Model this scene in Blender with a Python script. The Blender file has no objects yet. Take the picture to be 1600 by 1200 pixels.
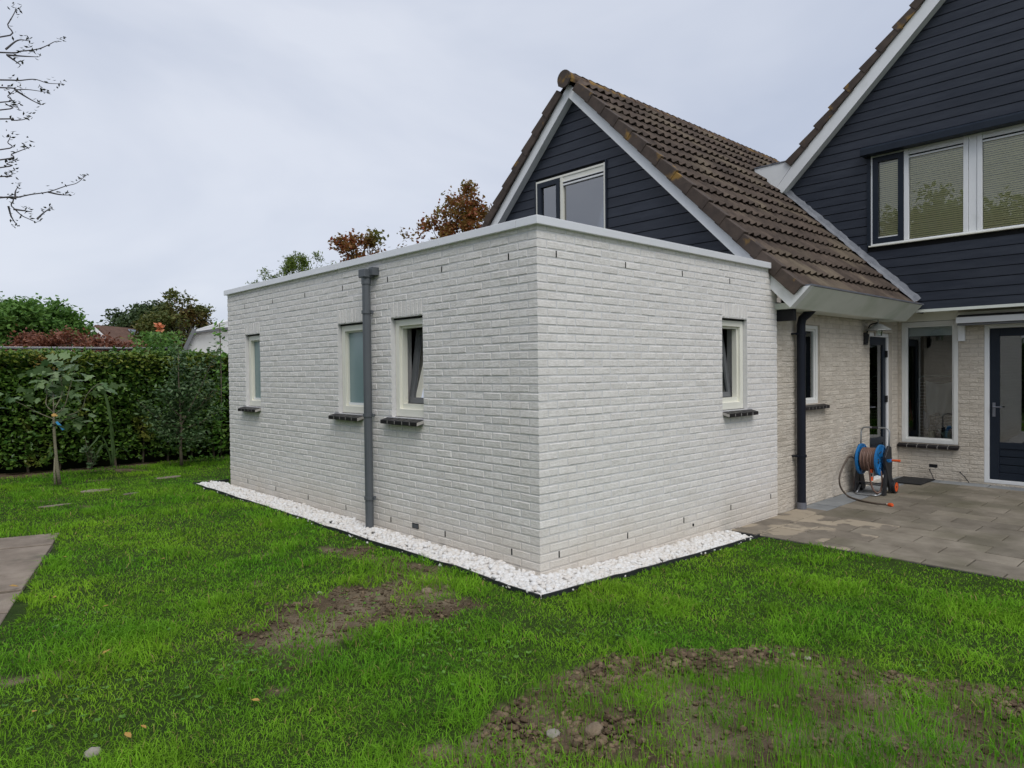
import bpy, math, random
import numpy as np
from mathutils import Matrix, Vector

# ------------------------------------------------------------------ camera, sky, sun, exposure
scene = bpy.context.scene
COL = scene.collection
RNG = np.random.default_rng(7)
random.seed(7)

CAM = np.array([-3.7903, -3.7688, 1.5570])
YAW, PITCH, ROLL = map(math.radians, (47.026, -1.046, -0.628))
FWD = np.array([math.cos(PITCH) * math.cos(YAW), math.cos(PITCH) * math.sin(YAW), math.sin(PITCH)])
_r = np.array([math.sin(YAW), -math.cos(YAW), 0.0])
_u = np.cross(_r, FWD)
RIGHT = _r * math.cos(ROLL) + _u * math.sin(ROLL)
UPV = _u * math.cos(ROLL) - _r * math.sin(ROLL)
cam_data = bpy.data.cameras.new('camera')
cam_data.sensor_width = 36.0
cam_data.lens = 36.0 * 1084.77 / 1600.0
cam_data.clip_start = 0.05
cam_data.clip_end = 2000
cam = bpy.data.objects.new('camera', cam_data)
COL.objects.link(cam)
cam.matrix_world = Matrix(((RIGHT[0], UPV[0], -FWD[0], CAM[0]), (RIGHT[1], UPV[1], -FWD[1], CAM[1]),
                           (RIGHT[2], UPV[2], -FWD[2], CAM[2]), (0, 0, 0, 1)))
scene.camera = cam

SUN_EL, SUN_AZ = math.radians(52), math.radians(241)      # direction towards the (veiled) sun
world = bpy.data.worlds.new('World')
scene.world = world
world.use_nodes = True
wn, wl = world.node_tree.nodes, world.node_tree.links
wn.clear()
w_out = wn.new('ShaderNodeOutputWorld')
sky = wn.new('ShaderNodeTexSky')
sky.sky_type = 'NISHITA'
sky.sun_disc = False
sky.sun_elevation = SUN_EL
sky.sun_rotation = math.pi / 2 - SUN_AZ
bg_sky = wn.new('ShaderNodeBackground'); bg_sky.inputs[1].default_value = 0.10
wl.new(sky.outputs[0], bg_sky.inputs[0])
tc = wn.new('ShaderNodeTexCoord')
mp = wn.new('ShaderNodeMapping'); mp.inputs['Scale'].default_value = (1.0, 1.0, 2.6)
wl.new(tc.outputs['Generated'], mp.inputs[0])
cn = wn.new('ShaderNodeTexNoise'); cn.inputs['Scale'].default_value = 1.5; cn.inputs['Detail'].default_value = 5
cn.inputs['Roughness'].default_value = 0.5; cn.inputs['Distortion'].default_value = 0.5
wl.new(mp.outputs[0], cn.inputs[0])
cr = wn.new('ShaderNodeValToRGB')
cr.color_ramp.elements[0].position = 0.36; cr.color_ramp.elements[0].color = (0.47, 0.52, 0.635, 1)
cr.color_ramp.elements[1].position = 0.66; cr.color_ramp.elements[1].color = (0.655, 0.69, 0.775, 1)
wl.new(cn.outputs[0], cr.inputs[0])
bg_cloud = wn.new('ShaderNodeBackground'); bg_cloud.inputs[1].default_value = 1.0
wl.new(cr.outputs[0], bg_cloud.inputs[0])
mixw = wn.new('ShaderNodeMixShader'); mixw.inputs[0].default_value = 0.92
wl.new(bg_sky.outputs[0], mixw.inputs[1]); wl.new(bg_cloud.outputs[0], mixw.inputs[2])
wl.new(mixw.outputs[0], w_out.inputs[0])

sun_data = bpy.data.lights.new('sun', 'SUN')
sun_data.energy = 1.5
sun_data.angle = math.radians(36)
sun_data.color = (1.0, 0.97, 0.935)
sun = bpy.data.objects.new('sun', sun_data)
COL.objects.link(sun)
_sd = Vector((math.cos(SUN_EL) * math.cos(SUN_AZ), math.cos(SUN_EL) * math.sin(SUN_AZ), math.sin(SUN_EL)))
sun.rotation_euler = _sd.to_track_quat('Z', 'Y').to_euler()
sun.location = (-6, -8, 12)

vs = scene.view_settings
vs.view_transform = 'Standard'
vs.look = 'None'
vs.exposure = 0.20
vs.gamma = 1.0
vs.use_curve_mapping = False
scene.render.engine = 'CYCLES'
scene.cycles.max_bounces = 6
scene.cycles.transparent_max_bounces = 8

# ------------------------------------------------------------------ helpers
def unproject(px, py, axis, val):
    d = RIGHT * ((px - 800) / 1084.77) - UPV * ((py - 600) / 1084.77) + FWD
    return CAM + d * ((val - CAM[axis]) / d[axis])

def along(px, py, dist):
    d = RIGHT * ((px - 800) / 1084.77) - UPV * ((py - 600) / 1084.77) + FWD
    return CAM + d / np.hypot(d[0], d[1]) * dist

class MB:
    def __init__(self):
        self.v, self.f = [], []
    def add(self, verts, faces):
        b = len(self.v)
        self.v.extend(tuple(map(float, p)) for p in verts)
        self.f.extend(tuple(i + b for i in fc) for fc in faces)
        return self
    def box(self, x0, x1, y0, y1, z0, z1):
        x0, x1 = min(x0, x1), max(x0, x1); y0, y1 = min(y0, y1), max(y0, y1); z0, z1 = min(z0, z1), max(z0, z1)
        return self.add([(x0, y0, z0), (x1, y0, z0), (x1, y1, z0), (x0, y1, z0), (x0, y0, z1), (x1, y0, z1), (x1, y1, z1), (x0, y1, z1)],
                        [(0, 3, 2, 1), (4, 5, 6, 7), (0, 1, 5, 4), (1, 2, 6, 5), (2, 3, 7, 6), (3, 0, 4, 7)])
    def prism(self, pts, off):
        """closed polygon pts (3D) extruded by vector off"""
        n = len(pts); off = np.asarray(off, float)
        a = [np.asarray(p, float) for p in pts]
        vs_ = a + [p + off for p in a]
        fs = [tuple(range(n))[::-1], tuple(range(n, 2 * n))] + [(i, (i + 1) % n, n + (i + 1) % n, n + i) for i in range(n)]
        return self.add(vs_, fs)
    def tube(self, pts, rad, seg=8, cap=True):
        pts = [np.asarray(p, float) for p in pts]
        n = len(pts)
        if not hasattr(rad, '__len__'): rad = [rad] * n
        vs_ = []; up = None
        for i, p in enumerate(pts):
            t = pts[min(i + 1, n - 1)] - pts[max(i - 1, 0)]
            t = t / (np.linalg.norm(t) + 1e-9)
            if up is None:
                a = np.array([0, 0, 1.0]) if abs(t[2]) < .9 else np.array([1.0, 0, 0])
            else: a = up
            s = np.cross(t, a); s /= np.linalg.norm(s) + 1e-9
            up = np.cross(s, t)
            for k in range(seg):
                w = 2 * math.pi * k / seg
                vs_.append(p + (s * math.cos(w) + up * math.sin(w)) * rad[i])
        fs = [(i * seg + k, i * seg + (k + 1) % seg, (i + 1) * seg + (k + 1) % seg, (i + 1) * seg + k) for i in range(n - 1) for k in range(seg)]
        if cap:
            fs += [tuple(range(seg))[::-1], tuple((n - 1) * seg + k for k in range(seg))]
        return self.add(vs_, fs)
    def disc(self, c, axis, r0, r1, th, seg=24):
        """ring / disc solid around axis"""
        axis = np.asarray(axis, float) / np.linalg.norm(axis)
        a = np.array([0, 0, 1.0]) if abs(axis[2]) < .9 else np.array([1.0, 0, 0])
        s = np.cross(axis, a); s /= np.linalg.norm(s); t = np.cross(axis, s)
        vs_ = []
        for (r, h) in ((r0, -th / 2), (r1, -th / 2), (r1, th / 2), (r0, th / 2)):
            for k in range(seg):
                w = 2 * math.pi * k / seg
                vs_.append(np.asarray(c) + axis * h + (s * math.cos(w) + t * math.sin(w)) * r)
        fs = []
        for j in range(4):
            for k in range(seg):
                fs.append((j * seg + k, j * seg + (k + 1) % seg, ((j + 1) % 4) * seg + (k + 1) % seg, ((j + 1) % 4) * seg + k))
        return self.add(vs_, fs)
    def mesh(self, name, mat, smooth=False):
        me = bpy.data.meshes.new(name)
        me.from_pydata(self.v, [], self.f)
        if mat: me.materials.append(mat)
        if smooth: me.polygons.foreach_set('use_smooth', [True] * len(me.polygons))
        me.update()
        return me
    def build(self, name, mat, parent=None, smooth=False, bevel=0.0):
        o = link(bpy.data.objects.new(name, self.mesh(name, mat, smooth)), parent)
        if bevel:
            m = o.modifiers.new('bevel', 'BEVEL'); m.width = bevel; m.segments = 2; m.limit_method = 'ANGLE'
        return o

def link(o, parent=None):
    COL.objects.link(o)
    if parent is not None:
        o.parent = parent
        M = Matrix.Identity(4)
        p = parent
        chain = []
        while p is not None:
            chain.append(p); p = p.parent
        for q in reversed(chain):
            M = M @ (q.matrix_parent_inverse @ q.matrix_basis)
        o.matrix_parent_inverse = M.inverted()
    return o

def raw_mesh(name, verts, faces, mat, parent=None, smooth=False, attrs=None):
    """verts (N,3) array, faces (M,k) array -> object, quickly"""
    verts = np.ascontiguousarray(verts, np.float32); faces = np.ascontiguousarray(faces, np.int32)
    k = faces.shape[1]
    me = bpy.data.meshes.new(name)
    me.vertices.add(len(verts)); me.vertices.foreach_set('co', verts.ravel())
    me.loops.add(faces.size); me.loops.foreach_set('vertex_index', faces.ravel())
    me.polygons.add(len(faces)); me.polygons.foreach_set('loop_start', np.arange(0, faces.size, k, dtype=np.int32))
    me.polygons.foreach_set('use_smooth', np.full(len(faces), bool(smooth)))
    if attrs:
        for an, av in attrs.items():
            a = me.attributes.new(an, 'FLOAT', 'POINT'); a.data.foreach_set('value', np.ascontiguousarray(av, np.float32))
    me.materials.append(mat)
    me.update(calc_edges=True)
    me.validate()
    return link(bpy.data.objects.new(name, me), parent)

def thing(name, label, cat, loc=(0, 0, 0), group=None):
    o = bpy.data.objects.new(name, None); COL.objects.link(o)
    o.location = loc; o.empty_display_size = 0.2
    o['label'] = label; o['category'] = cat
    if group: o['group'] = group
    return o

def tag(o, label=None, cat=None, group=None, kind=None):
    if label: o['label'] = label
    if cat: o['category'] = cat
    if group: o['group'] = group
    if kind: o['kind'] = kind
    return o

def vnoise(x, y, scale, seed=0):
    g = np.random.default_rng(seed).random((128, 128))
    u = np.asarray(x) * scale; v = np.asarray(y) * scale
    i = np.floor(u).astype(int); j = np.floor(v).astype(int)
    a = u - i; b = v - j
    a = a * a * (3 - 2 * a); b = b * b * (3 - 2 * b)
    i0, i1, j0, j1 = i % 128, (i + 1) % 128, j % 128, (j + 1) % 128
    return (g[i0, j0] * (1 - a) + g[i1, j0] * a) * (1 - b) + (g[i0, j1] * (1 - a) + g[i1, j1] * a) * b

def fbm(x, y, scale, seed=0, n=3):
    return sum(vnoise(x, y, scale * 2 ** k, seed + k) * .5 ** k for k in range(n)) / sum(.5 ** k for k in range(n))

# ------------------------------------------------------------------ materials
def material(name, col, col2=None, rough=0.7, scale=6.0, bump=0.0, bscale=40.0, metal=0.0, spec=0.5, rnd=0.0, detail=4.0,
             stretch=(1, 1, 1), bdist=0.01, col3=None, scale3=1.2, pos3=(0.5, 0.62), bstretch=None, rnd_col=None):
    m = bpy.data.materials.new(name); m.use_nodes = True
    nt = m.node_tree; N, L = nt.nodes, nt.links
    b = N['Principled BSDF']
    b.inputs['Roughness'].default_value = rough; b.inputs['Metallic'].default_value = metal
    b.inputs['Specular IOR Level'].default_value = spec
    geo = N.new('ShaderNodeNewGeometry')
    mpn = N.new('ShaderNodeMapping'); mpn.inputs['Scale'].default_value = stretch
    L.new(geo.outputs['Position'], mpn.inputs[0])
    cur = None
    if col2 is not None:
        nz = N.new('ShaderNodeTexNoise'); nz.inputs['Scale'].default_value = scale; nz.inputs['Detail'].default_value = detail
        nz.inputs['Roughness'].default_value = 0.6
        L.new(mpn.outputs[0], nz.inputs[0])
        rp = N.new('ShaderNodeValToRGB')
        rp.color_ramp.elements[0].position = 0.32; rp.color_ramp.elements[0].color = (*col, 1)
        rp.color_ramp.elements[1].position = 0.68; rp.color_ramp.elements[1].color = (*col2, 1)
        L.new(nz.outputs[0], rp.inputs[0]); cur = rp.outputs[0]
    if col3 is not None:
        n3 = N.new('ShaderNodeTexNoise'); n3.inputs['Scale'].default_value = scale3; n3.inputs['Detail'].default_value = 6
        L.new(mpn.outputs[0], n3.inputs[0])
        r3 = N.new('ShaderNodeMapRange'); r3.inputs[1].default_value = pos3[0]; r3.inputs[2].default_value = pos3[1]
        L.new(n3.outputs[0], r3.inputs[0])
        mx = N.new('ShaderNodeMix'); mx.data_type = 'RGBA'
        L.new(r3.outputs[0], mx.inputs[0])
        if cur: L.new(cur, mx.inputs[6])
        else: mx.inputs[6].default_value = (*col, 1)
        mx.inputs[7].default_value = (*col3, 1)
        cur = mx.outputs[2]
    if rnd > 0:
        oi = N.new('ShaderNodeObjectInfo')
        ad = N.new('ShaderNodeMath'); ad.operation = 'ADD'
        L.new(oi.outputs['Random'], ad.inputs[0]); L.new(geo.outputs['Random Per Island'], ad.inputs[1])
        fr = N.new('ShaderNodeMath'); fr.operation = 'FRACT'; L.new(ad.outputs[0], fr.inputs[0])
        if rnd_col is not None:
            mr = N.new('ShaderNodeMix'); mr.data_type = 'RGBA'
            ml = N.new('ShaderNodeMath'); ml.operation = 'MULTIPLY'; ml.inputs[1].default_value = rnd
            L.new(fr.outputs[0], ml.inputs[0]); L.new(ml.outputs[0], mr.inputs[0])
            if cur: L.new(cur, mr.inputs[6])
            else: mr.inputs[6].default_value = (*col, 1)
            mr.inputs[7].default_value = (*rnd_col, 1)
            cur = mr.outputs[2]
        else:
            mr = N.new('ShaderNodeMapRange'); mr.inputs[3].default_value = 1 - rnd; mr.inputs[4].default_value = 1 + rnd
            L.new(fr.outputs[0], mr.inputs[0])
            hs = N.new('ShaderNodeHueSaturation')
            if cur: L.new(cur, hs.inputs['Color'])
            else: hs.inputs['Color'].default_value = (*col, 1)
            L.new(mr.outputs[0], hs.inputs['Value']); cur = hs.outputs[0]
    if cur: L.new(cur, b.inputs['Base Color'])
    else: b.inputs['Base Color'].default_value = (*col, 1)
    if bump > 0:
        nb = N.new('ShaderNodeTexNoise'); nb.inputs['Scale'].default_value = bscale; nb.inputs['Detail'].default_value = 5
        if bstretch:
            mb = N.new('ShaderNodeMapping'); mb.inputs['Scale'].default_value = bstretch
            L.new(geo.outputs['Position'], mb.inputs[0]); L.new(mb.outputs[0], nb.inputs[0])
        else: L.new(mpn.outputs[0], nb.inputs[0])
        bp = N.new('ShaderNodeBump'); bp.inputs['Strength'].default_value = bump; bp.inputs['Distance'].default_value = bdist
        L.new(nb.outputs[0], bp.inputs['Height']); L.new(bp.outputs[0], b.inputs['Normal'])
    return m

def leaf_material(name, c1, c2, c3=None, trans=0.35, rough=0.5, f3=0.25, scale=1.3):
    """leaves: per-leaf random colour between c1 and c2, noise patches of c3, part translucent"""
    m = bpy.data.materials.new(name); m.use_nodes = True
    nt = m.node_tree; N, L = nt.nodes, nt.links
    b = N['Principled BSDF']; out = N['Material Output']
    geo = N.new('ShaderNodeNewGeometry')
    mx = N.new('ShaderNodeMix'); mx.data_type = 'RGBA'
    mx.inputs[6].default_value = (*c1, 1); mx.inputs[7].default_value = (*c2, 1)
    oi = N.new('ShaderNodeObjectInfo')
    ad = N.new('ShaderNodeMath'); ad.operation = 'ADD'
    L.new(oi.outputs['Random'], ad.inputs[0]); L.new(geo.outputs['Random Per Island'], ad.inputs[1])
    fr = N.new('ShaderNodeMath'); fr.operation = 'FRACT'; L.new(ad.outputs[0], fr.inputs[0])
    L.new(fr.outputs[0], mx.inputs[0]); cur = mx.outputs[2]
    if c3 is not None:
        nz = N.new('ShaderNodeTexNoise'); nz.inputs['Scale'].default_value = scale; nz.inputs['Detail'].default_value = 4
        L.new(geo.outputs['Position'], nz.inputs[0])
        r3 = N.new('ShaderNodeMapRange'); r3.inputs[1].default_value = 0.62 - f3; r3.inputs[2].default_value = 0.72 - f3 * .6
        L.new(nz.outputs[0], r3.inputs[0])
        m2 = N.new('ShaderNodeMix'); m2.data_type = 'RGBA'
        L.new(r3.outputs[0], m2.inputs[0]); L.new(cur, m2.inputs[6]); m2.inputs[7].default_value = (*c3, 1); cur = m2.outputs[2]
    L.new(cur, b.inputs['Base Color']); b.inputs['Roughness'].default_value = rough
    b.inputs['Specular IOR Level'].default_value = 0.35
    tr = N.new('ShaderNodeBsdfTranslucent'); L.new(cur, tr.inputs[0])
    ms = N.new('ShaderNodeMixShader'); ms.inputs[0].default_value = trans
    L.new(b.outputs[0], ms.inputs[1]); L.new(tr.outputs[0], ms.inputs[2]); L.new(ms.outputs[0], out.inputs[0])
    return m

def glass_material(name, tint=(1, 1, 1), base=0.06, rough=0.0, power=0.6):
    m = bpy.data.materials.new(name); m.use_nodes = True
    nt = m.node_tree; N, L = nt.nodes, nt.links
    N.remove(N['Principled BSDF']); out = N['Material Output']
    t = N.new('ShaderNodeBsdfTransparent'); t.inputs[0].default_value = (*tint, 1)
    g = N.new('ShaderNodeBsdfGlossy'); g.inputs['Roughness'].default_value = rough
    lw = N.new('ShaderNodeFresnel'); lw.inputs[0].default_value = 1.5
    ml = N.new('ShaderNodeMath'); ml.operation = 'MULTIPLY_ADD'; ml.inputs[1].default_value = 1.6; ml.inputs[2].default_value = base
    L.new(lw.outputs[0], ml.inputs[0])
    ms = N.new('ShaderNodeMixShader')
    L.new(ml.outputs[0], ms.inputs[0]); L.new(t.outputs[0], ms.inputs[1]); L.new(g.outputs[0], ms.inputs[2])
    L.new(ms.outputs[0], out.inputs[0])
    return m

MAT = {}
MAT['brick_white'] = material('white_brick', (0.705, 0.668, 0.622), (0.835, 0.806, 0.766), rough=0.78, scale=24, bump=0.6, bscale=44, bdist=0.008,
                              rnd=0.04, bstretch=(1.0, 1.0, 1.5))
MAT['mortar_white'] = material('white_mortar', (0.64, 0.63, 0.625), (0.71, 0.70, 0.69), rough=0.9, scale=14, bump=0.3, bscale=120, bdist=0.004)
def splash_dirt(m, dirt, z0, z1, amount):
    """rain-splashed soil on the lowest courses and faint runs below the coping, with a noisy edge"""
    N, L = m.node_tree.nodes, m.node_tree.links; b = N['Principled BSDF']; src = b.inputs['Base Color'].links[0].from_socket
    geo = N.new('ShaderNodeNewGeometry'); sp = N.new('ShaderNodeSeparateXYZ'); L.new(geo.outputs['Position'], sp.inputs[0])
    nz = N.new('ShaderNodeTexNoise'); nz.inputs['Scale'].default_value = 3.0; nz.inputs['Detail'].default_value = 6; L.new(geo.outputs['Position'], nz.inputs[0])
    ad = N.new('ShaderNodeMath'); ad.operation = 'MULTIPLY_ADD'; ad.inputs[1].default_value = -.45; L.new(nz.outputs[0], ad.inputs[0]); L.new(sp.outputs[2], ad.inputs[2])
    mr = N.new('ShaderNodeMapRange'); mr.inputs[1].default_value = z1 - .22; mr.inputs[2].default_value = z0 - .22; mr.inputs[3].default_value = 0; mr.inputs[4].default_value = amount
    L.new(ad.outputs[0], mr.inputs[0])
    st = N.new('ShaderNodeTexNoise'); st.inputs['Scale'].default_value = 5.0; st.inputs['Detail'].default_value = 4
    mp_ = N.new('ShaderNodeMapping'); mp_.inputs['Scale'].default_value = (1, 1, .12); L.new(geo.outputs['Position'], mp_.inputs[0]); L.new(mp_.outputs[0], st.inputs[0])
    ms = N.new('ShaderNodeMapRange'); ms.inputs[1].default_value = .52; ms.inputs[2].default_value = .75; ms.inputs[4].default_value = .10; L.new(st.outputs[0], ms.inputs[0])
    mxm = N.new('ShaderNodeMath'); mxm.operation = 'MAXIMUM'; L.new(mr.outputs[0], mxm.inputs[0]); L.new(ms.outputs[0], mxm.inputs[1])
    mx = N.new('ShaderNodeMix'); mx.data_type = 'RGBA'; L.new(mxm.outputs[0], mx.inputs[0]); L.new(src, mx.inputs[6]); mx.inputs[7].default_value = (*dirt, 1)
    L.new(mx.outputs[2], b.inputs['Base Color'])
splash_dirt(MAT['brick_white'], (0.56, 0.49, 0.39), -.05, .38, .55)
splash_dirt(MAT['mortar_white'], (0.50, 0.43, 0.34), -.05, .38, .6)
MAT['brick_beige'] = material('beige_painted_brick', (0.55, 0.49, 0.405), (0.67, 0.61, 0.52), rough=0.8, scale=5, bump=0.8, bscale=30, bdist=0.02,
                              rnd=0.05, bstretch=(1, 1, 2.4), col3=(0.46, 0.40, 0.32), scale3=1.6, pos3=(.56, .75))
MAT['mortar_beige'] = material('beige_painted_mortar', (0.46, 0.41, 0.34), (0.58, 0.52, 0.44), rough=0.9, scale=6, bump=0.5, bscale=60, bdist=0.008)
MAT['coping'] = material('aluminium_coping', (0.80, 0.81, 0.83), (0.86, 0.865, 0.88), rough=0.38, metal=0.15, scale=2.0)
MAT['roof_felt'] = material('roof_felt', (0.05, 0.05, 0.055), (0.07, 0.07, 0.07), rough=0.9)
MAT['cream'] = material('cream_window_frame', (0.80, 0.785, 0.68), (0.84, 0.825, 0.73), rough=0.4, scale=3)
MAT['white'] = material('white_trim', (0.79, 0.80, 0.80), (0.84, 0.85, 0.85), rough=0.5, scale=2.5, col3=(0.60, 0.62, 0.58), scale3=3.0, pos3=(.6, .85))
MAT['off_white'] = material('off_white_frame', (0.74, 0.745, 0.71), (0.79, 0.79, 0.76), rough=0.4, scale=3)
MAT['grey_sash'] = material('grey_sash_frame', (0.14, 0.145, 0.15), rough=0.45)
MAT['frosted'] = material('frosted_glass', (0.20, 0.29, 0.295), (0.235, 0.325, 0.33), rough=0.22, scale=1.5, spec=0.6)
MAT['glass'] = glass_material('window_glass', (0.86, 0.9, 0.9), 0.05)
MAT['glass_dark'] = glass_material('tinted_glass', (0.5, 0.55, 0.56), 0.06)
MAT['sill'] = material('black_sill_tile', (0.010, 0.009, 0.010), (0.02, 0.017, 0.018), rough=0.45, spec=.3, scale=20, rnd=0.25)
MAT['sill_joint'] = material('sill_joint', (0.40, 0.38, 0.35), rough=0.9)
MAT['pipe_grey'] = material('grey_downpipe', (0.085, 0.095, 0.105), (0.105, 0.115, 0.125), rough=0.5, scale=2)
MAT['pipe_dark'] = material('dark_downpipe', (0.008, 0.010, 0.018), (0.012, 0.015, 0.024), rough=0.45, spec=0.25, scale=3)
MAT['black'] = material('black_gap', (0.008, 0.008, 0.009), rough=0.9)
MAT['navy'] = material('navy_board', (0.017, 0.022, 0.034), (0.031, 0.037, 0.051), rough=0.48, spec=0.36, scale=2.2, bump=0.35, bscale=18, bdist=0.004,
                       bstretch=(1, 1, 14), stretch=(1, 1, 6), rnd=0.10)
MAT['navy_smooth'] = material('navy_paint', (0.012, 0.018, 0.029), (0.017, 0.024, 0.036), rough=0.4, spec=0.25, scale=3)
MAT['gutter'] = material('gutter_board', (0.66, 0.69, 0.62), (0.74, 0.765, 0.70), rough=0.55, scale=1.8, col3=(0.55, 0.60, 0.50), scale3=2.4, pos3=(.5, .75))
MAT['zinc'] = material('zinc_edge', (0.16, 0.17, 0.20), (0.22, 0.23, 0.26), rough=0.5, metal=0.4, scale=6)
MAT['lead'] = material('lead_flashing', (0.16, 0.17, 0.19), (0.26, 0.27, 0.29), rough=0.6, scale=7, bump=0.5, bscale=12, bdist=0.02)
MAT['tile'] = material('brown_roof_tile', (0.055, 0.041, 0.033), (0.105, 0.078, 0.060), rough=0.85, spec=.25, scale=7, bump=0.5, bscale=90, bdist=0.006, rnd=0.22,
                       col3=(0.165, 0.132, 0.092), scale3=1.3, pos3=(.53, .72))
MAT['ridge'] = material('lichened_ridge_tile', (0.085, 0.055, 0.038), (0.12, 0.075, 0.045), rough=0.9, scale=10, bump=0.6, bscale=60, bdist=0.01,
                        col3=(0.24, 0.14, 0.035), scale3=5.0, pos3=(.50, .62), rnd=0.1)
MAT['verge_tile'] = material('lichened_verge_tile', (0.055, 0.040, 0.032), (0.090, 0.065, 0.050), rough=0.85, scale=9, bump=0.5, bscale=80, bdist=0.006,
                             col3=(0.26, 0.15, 0.035), scale3=4.2, pos3=(.60, .68), rnd=0.12)
MAT['paver'] = material('concrete_paver', (0.150, 0.128, 0.096), (0.265, 0.232, 0.182), rough=0.85, scale=3.2, bump=0.6, bscale=110, bdist=0.006, rnd=0.16,
                        col3=(0.120, 0.108, 0.070), scale3=0.9, pos3=(.50, .68), detail=8)
MAT['paver_sandy'] = material('sandy_paver', (0.15, 0.128, 0.098), (0.24, 0.205, 0.16), rough=0.9, scale=3.5, bump=0.5, bscale=110, bdist=0.005, rnd=0.10,
                              col3=(0.37, 0.31, 0.23), scale3=2.6, pos3=(.50, .54))
MAT['paver_blue'] = material('bluish_paver', (0.18, 0.19, 0.195), (0.26, 0.27, 0.272), rough=0.7, scale=4, bump=0.4, bscale=90, bdist=0.004, rnd=0.10)
MAT['paver_path'] = material('weathered_path_slab', (0.190, 0.150, 0.114), (0.30, 0.248, 0.195), rough=0.88, scale=4, bump=0.7, bscale=70, bdist=0.01, rnd=0.10,
                             col3=(0.12, 0.105, 0.075), scale3=3, pos3=(.52, .7))
MAT['bedding'] = material('joint_sand', (0.055, 0.05, 0.036), (0.10, 0.088, 0.062), rough=1.0, scale=12, bump=0.5, bscale=120,
                          col3=(0.075, 0.095, 0.025), scale3=2.2, pos3=(.56, .64))
MAT['edging'] = material('black_lawn_edging', (0.016, 0.017, 0.02), (0.028, 0.03, 0.034), rough=0.55, scale=8)
MAT['pebble'] = material('white_pebble', (0.76, 0.755, 0.74), rough=0.6, rnd=0.42, rnd_col=(0.56, 0.47, 0.36), bump=0.2, bscale=60, bdist=0.004)
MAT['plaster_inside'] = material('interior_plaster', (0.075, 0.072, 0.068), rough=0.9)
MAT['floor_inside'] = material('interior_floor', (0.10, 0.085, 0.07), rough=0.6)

# ------------------------------------------------------------------ the ground
PATIO_Z = -0.14
def sstep(a, b, x):
    t = np.clip((np.asarray(x, float) - a) / (b - a), 0, 1); return t * t * (3 - 2 * t)

def ground_z(x, y):
    x = np.asarray(x, float); y = np.asarray(y, float)
    z = -0.035 - 0.115 * sstep(-1.2, 2.7, x) * sstep(0.6, -0.1, y)
    z = z + (fbm(x + 40, y + 40, 0.9, 3) - .5) * 0.035 + (fbm(x + 40, y + 40, 3.2, 5) - .5) * 0.022
    return z

SOIL_ELL = [(-1.42, 0.36, 0.95, 0.50, 14), (-0.62, 1.25, 0.80, 0.15, 92), (-1.02, -0.12, 0.35, 0.16, 10)]
for (px, py, rx, ry) in [(455, 1088, .07, .06), (25, 1056, .20, .07), (700, 1186, .16, .05), (150, 792, .35, .06), (90, 765, .28, .10), (330, 752, .3, .10),
                         (60, 783, .3, .08), (150, 750, .25, .1), (400, 912, .12, .06), (420, 870, .10, .05), (1255, 838, .10, .05), (210, 735, .5, .14), (40, 745, .4, .12)]:
    p = unproject(px, py, 2, -0.04); SOIL_ELL.append((p[0], p[1], rx, ry, -43))
SOIL_POLY = np.array([(-1.62, -1.30), (-1.20, -1.24), (-0.98, -1.28), (-0.62, -1.46), (-0.33, -1.60), (0.08, -1.86), (0.20, -2.45), (0.46, -3.05), (0.9, -4.2), (-0.8, -4.6),
                      (-2.4, -3.4), (-2.3, -1.7), (-1.95, -1.45)])

def in_poly(x, y, poly):
    inside = np.zeros(np.shape(x), bool)
    n = len(poly)
    for i in range(n):
        x0, y0 = poly[i]; x1, y1 = poly[(i + 1) % n]
        c = ((y0 > y) != (y1 > y)) & (x < (x1 - x0) * (y - y0) / (y1 - y0 + 1e-12) + x0)
        inside ^= c
    return inside

def soil_masks(x, y):
    """(bare, seeded): bare worn patches in the old lawn, and the newly sown ground"""
    wx = x + (fbm(x + 60, y + 60, 4.0, 11) - .5) * 0.5; wy = y + (fbm(x + 60, y + 60, 4.0, 17) - .5) * 0.5
    bare = np.zeros(np.shape(x))
    for (cx, cy, rx, ry, a) in SOIL_ELL:
        a = math.radians(a); k = 0.6 if rx < .5 else 1.0
        dx, dy = (x + (wx - x) * k) - cx, (y + (wy - y) * k) - cy
        u = (dx * math.cos(a) + dy * math.sin(a)) / rx; v = (-dx * math.sin(a) + dy * math.cos(a)) / ry
        bare = np.maximum(bare, sstep(1.15, 0.75, np.hypot(u, v)))
    seeded = in_poly(x + (wx - x) * .45, y + (wy - y) * .45, SOIL_POLY).astype(float)
    return bare, seeded

def clod_band(x, y):
    """strength of the raked-up clods along the far rim of the sown ground and in its left part"""
    band = np.zeros(np.shape(x))
    pl = np.array([(-1.05, -1.42), (-0.70, -1.52), (-0.30, -1.64), (0.0, -1.93), (0.08, -2.5), (0.3, -3.1)])
    for i in range(len(pl) - 1):
        a, b = pl[i], pl[i + 1]; ab = b - a
        t = np.clip(((x - a[0]) * ab[0] + (y - a[1]) * ab[1]) / (ab @ ab), 0, 1)
        d = np.hypot(x - a[0] - t * ab[0], y - a[1] - t * ab[1])
        band = np.maximum(band, sstep(0.36, 0.05, d))
    left = sstep(0.62, 0.25, np.hypot((x + 1.66), (y + 1.62) * 1.2))
    band = band * sstep(.40, .58, fbm(x + 13, y + 13, 2.6, 131) + .12 * sstep(-.3, .2, x))
    return np.maximum(band, left * sstep(.30, .55, fbm(x + 3, y + 33, 3.0, 137)))

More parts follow.
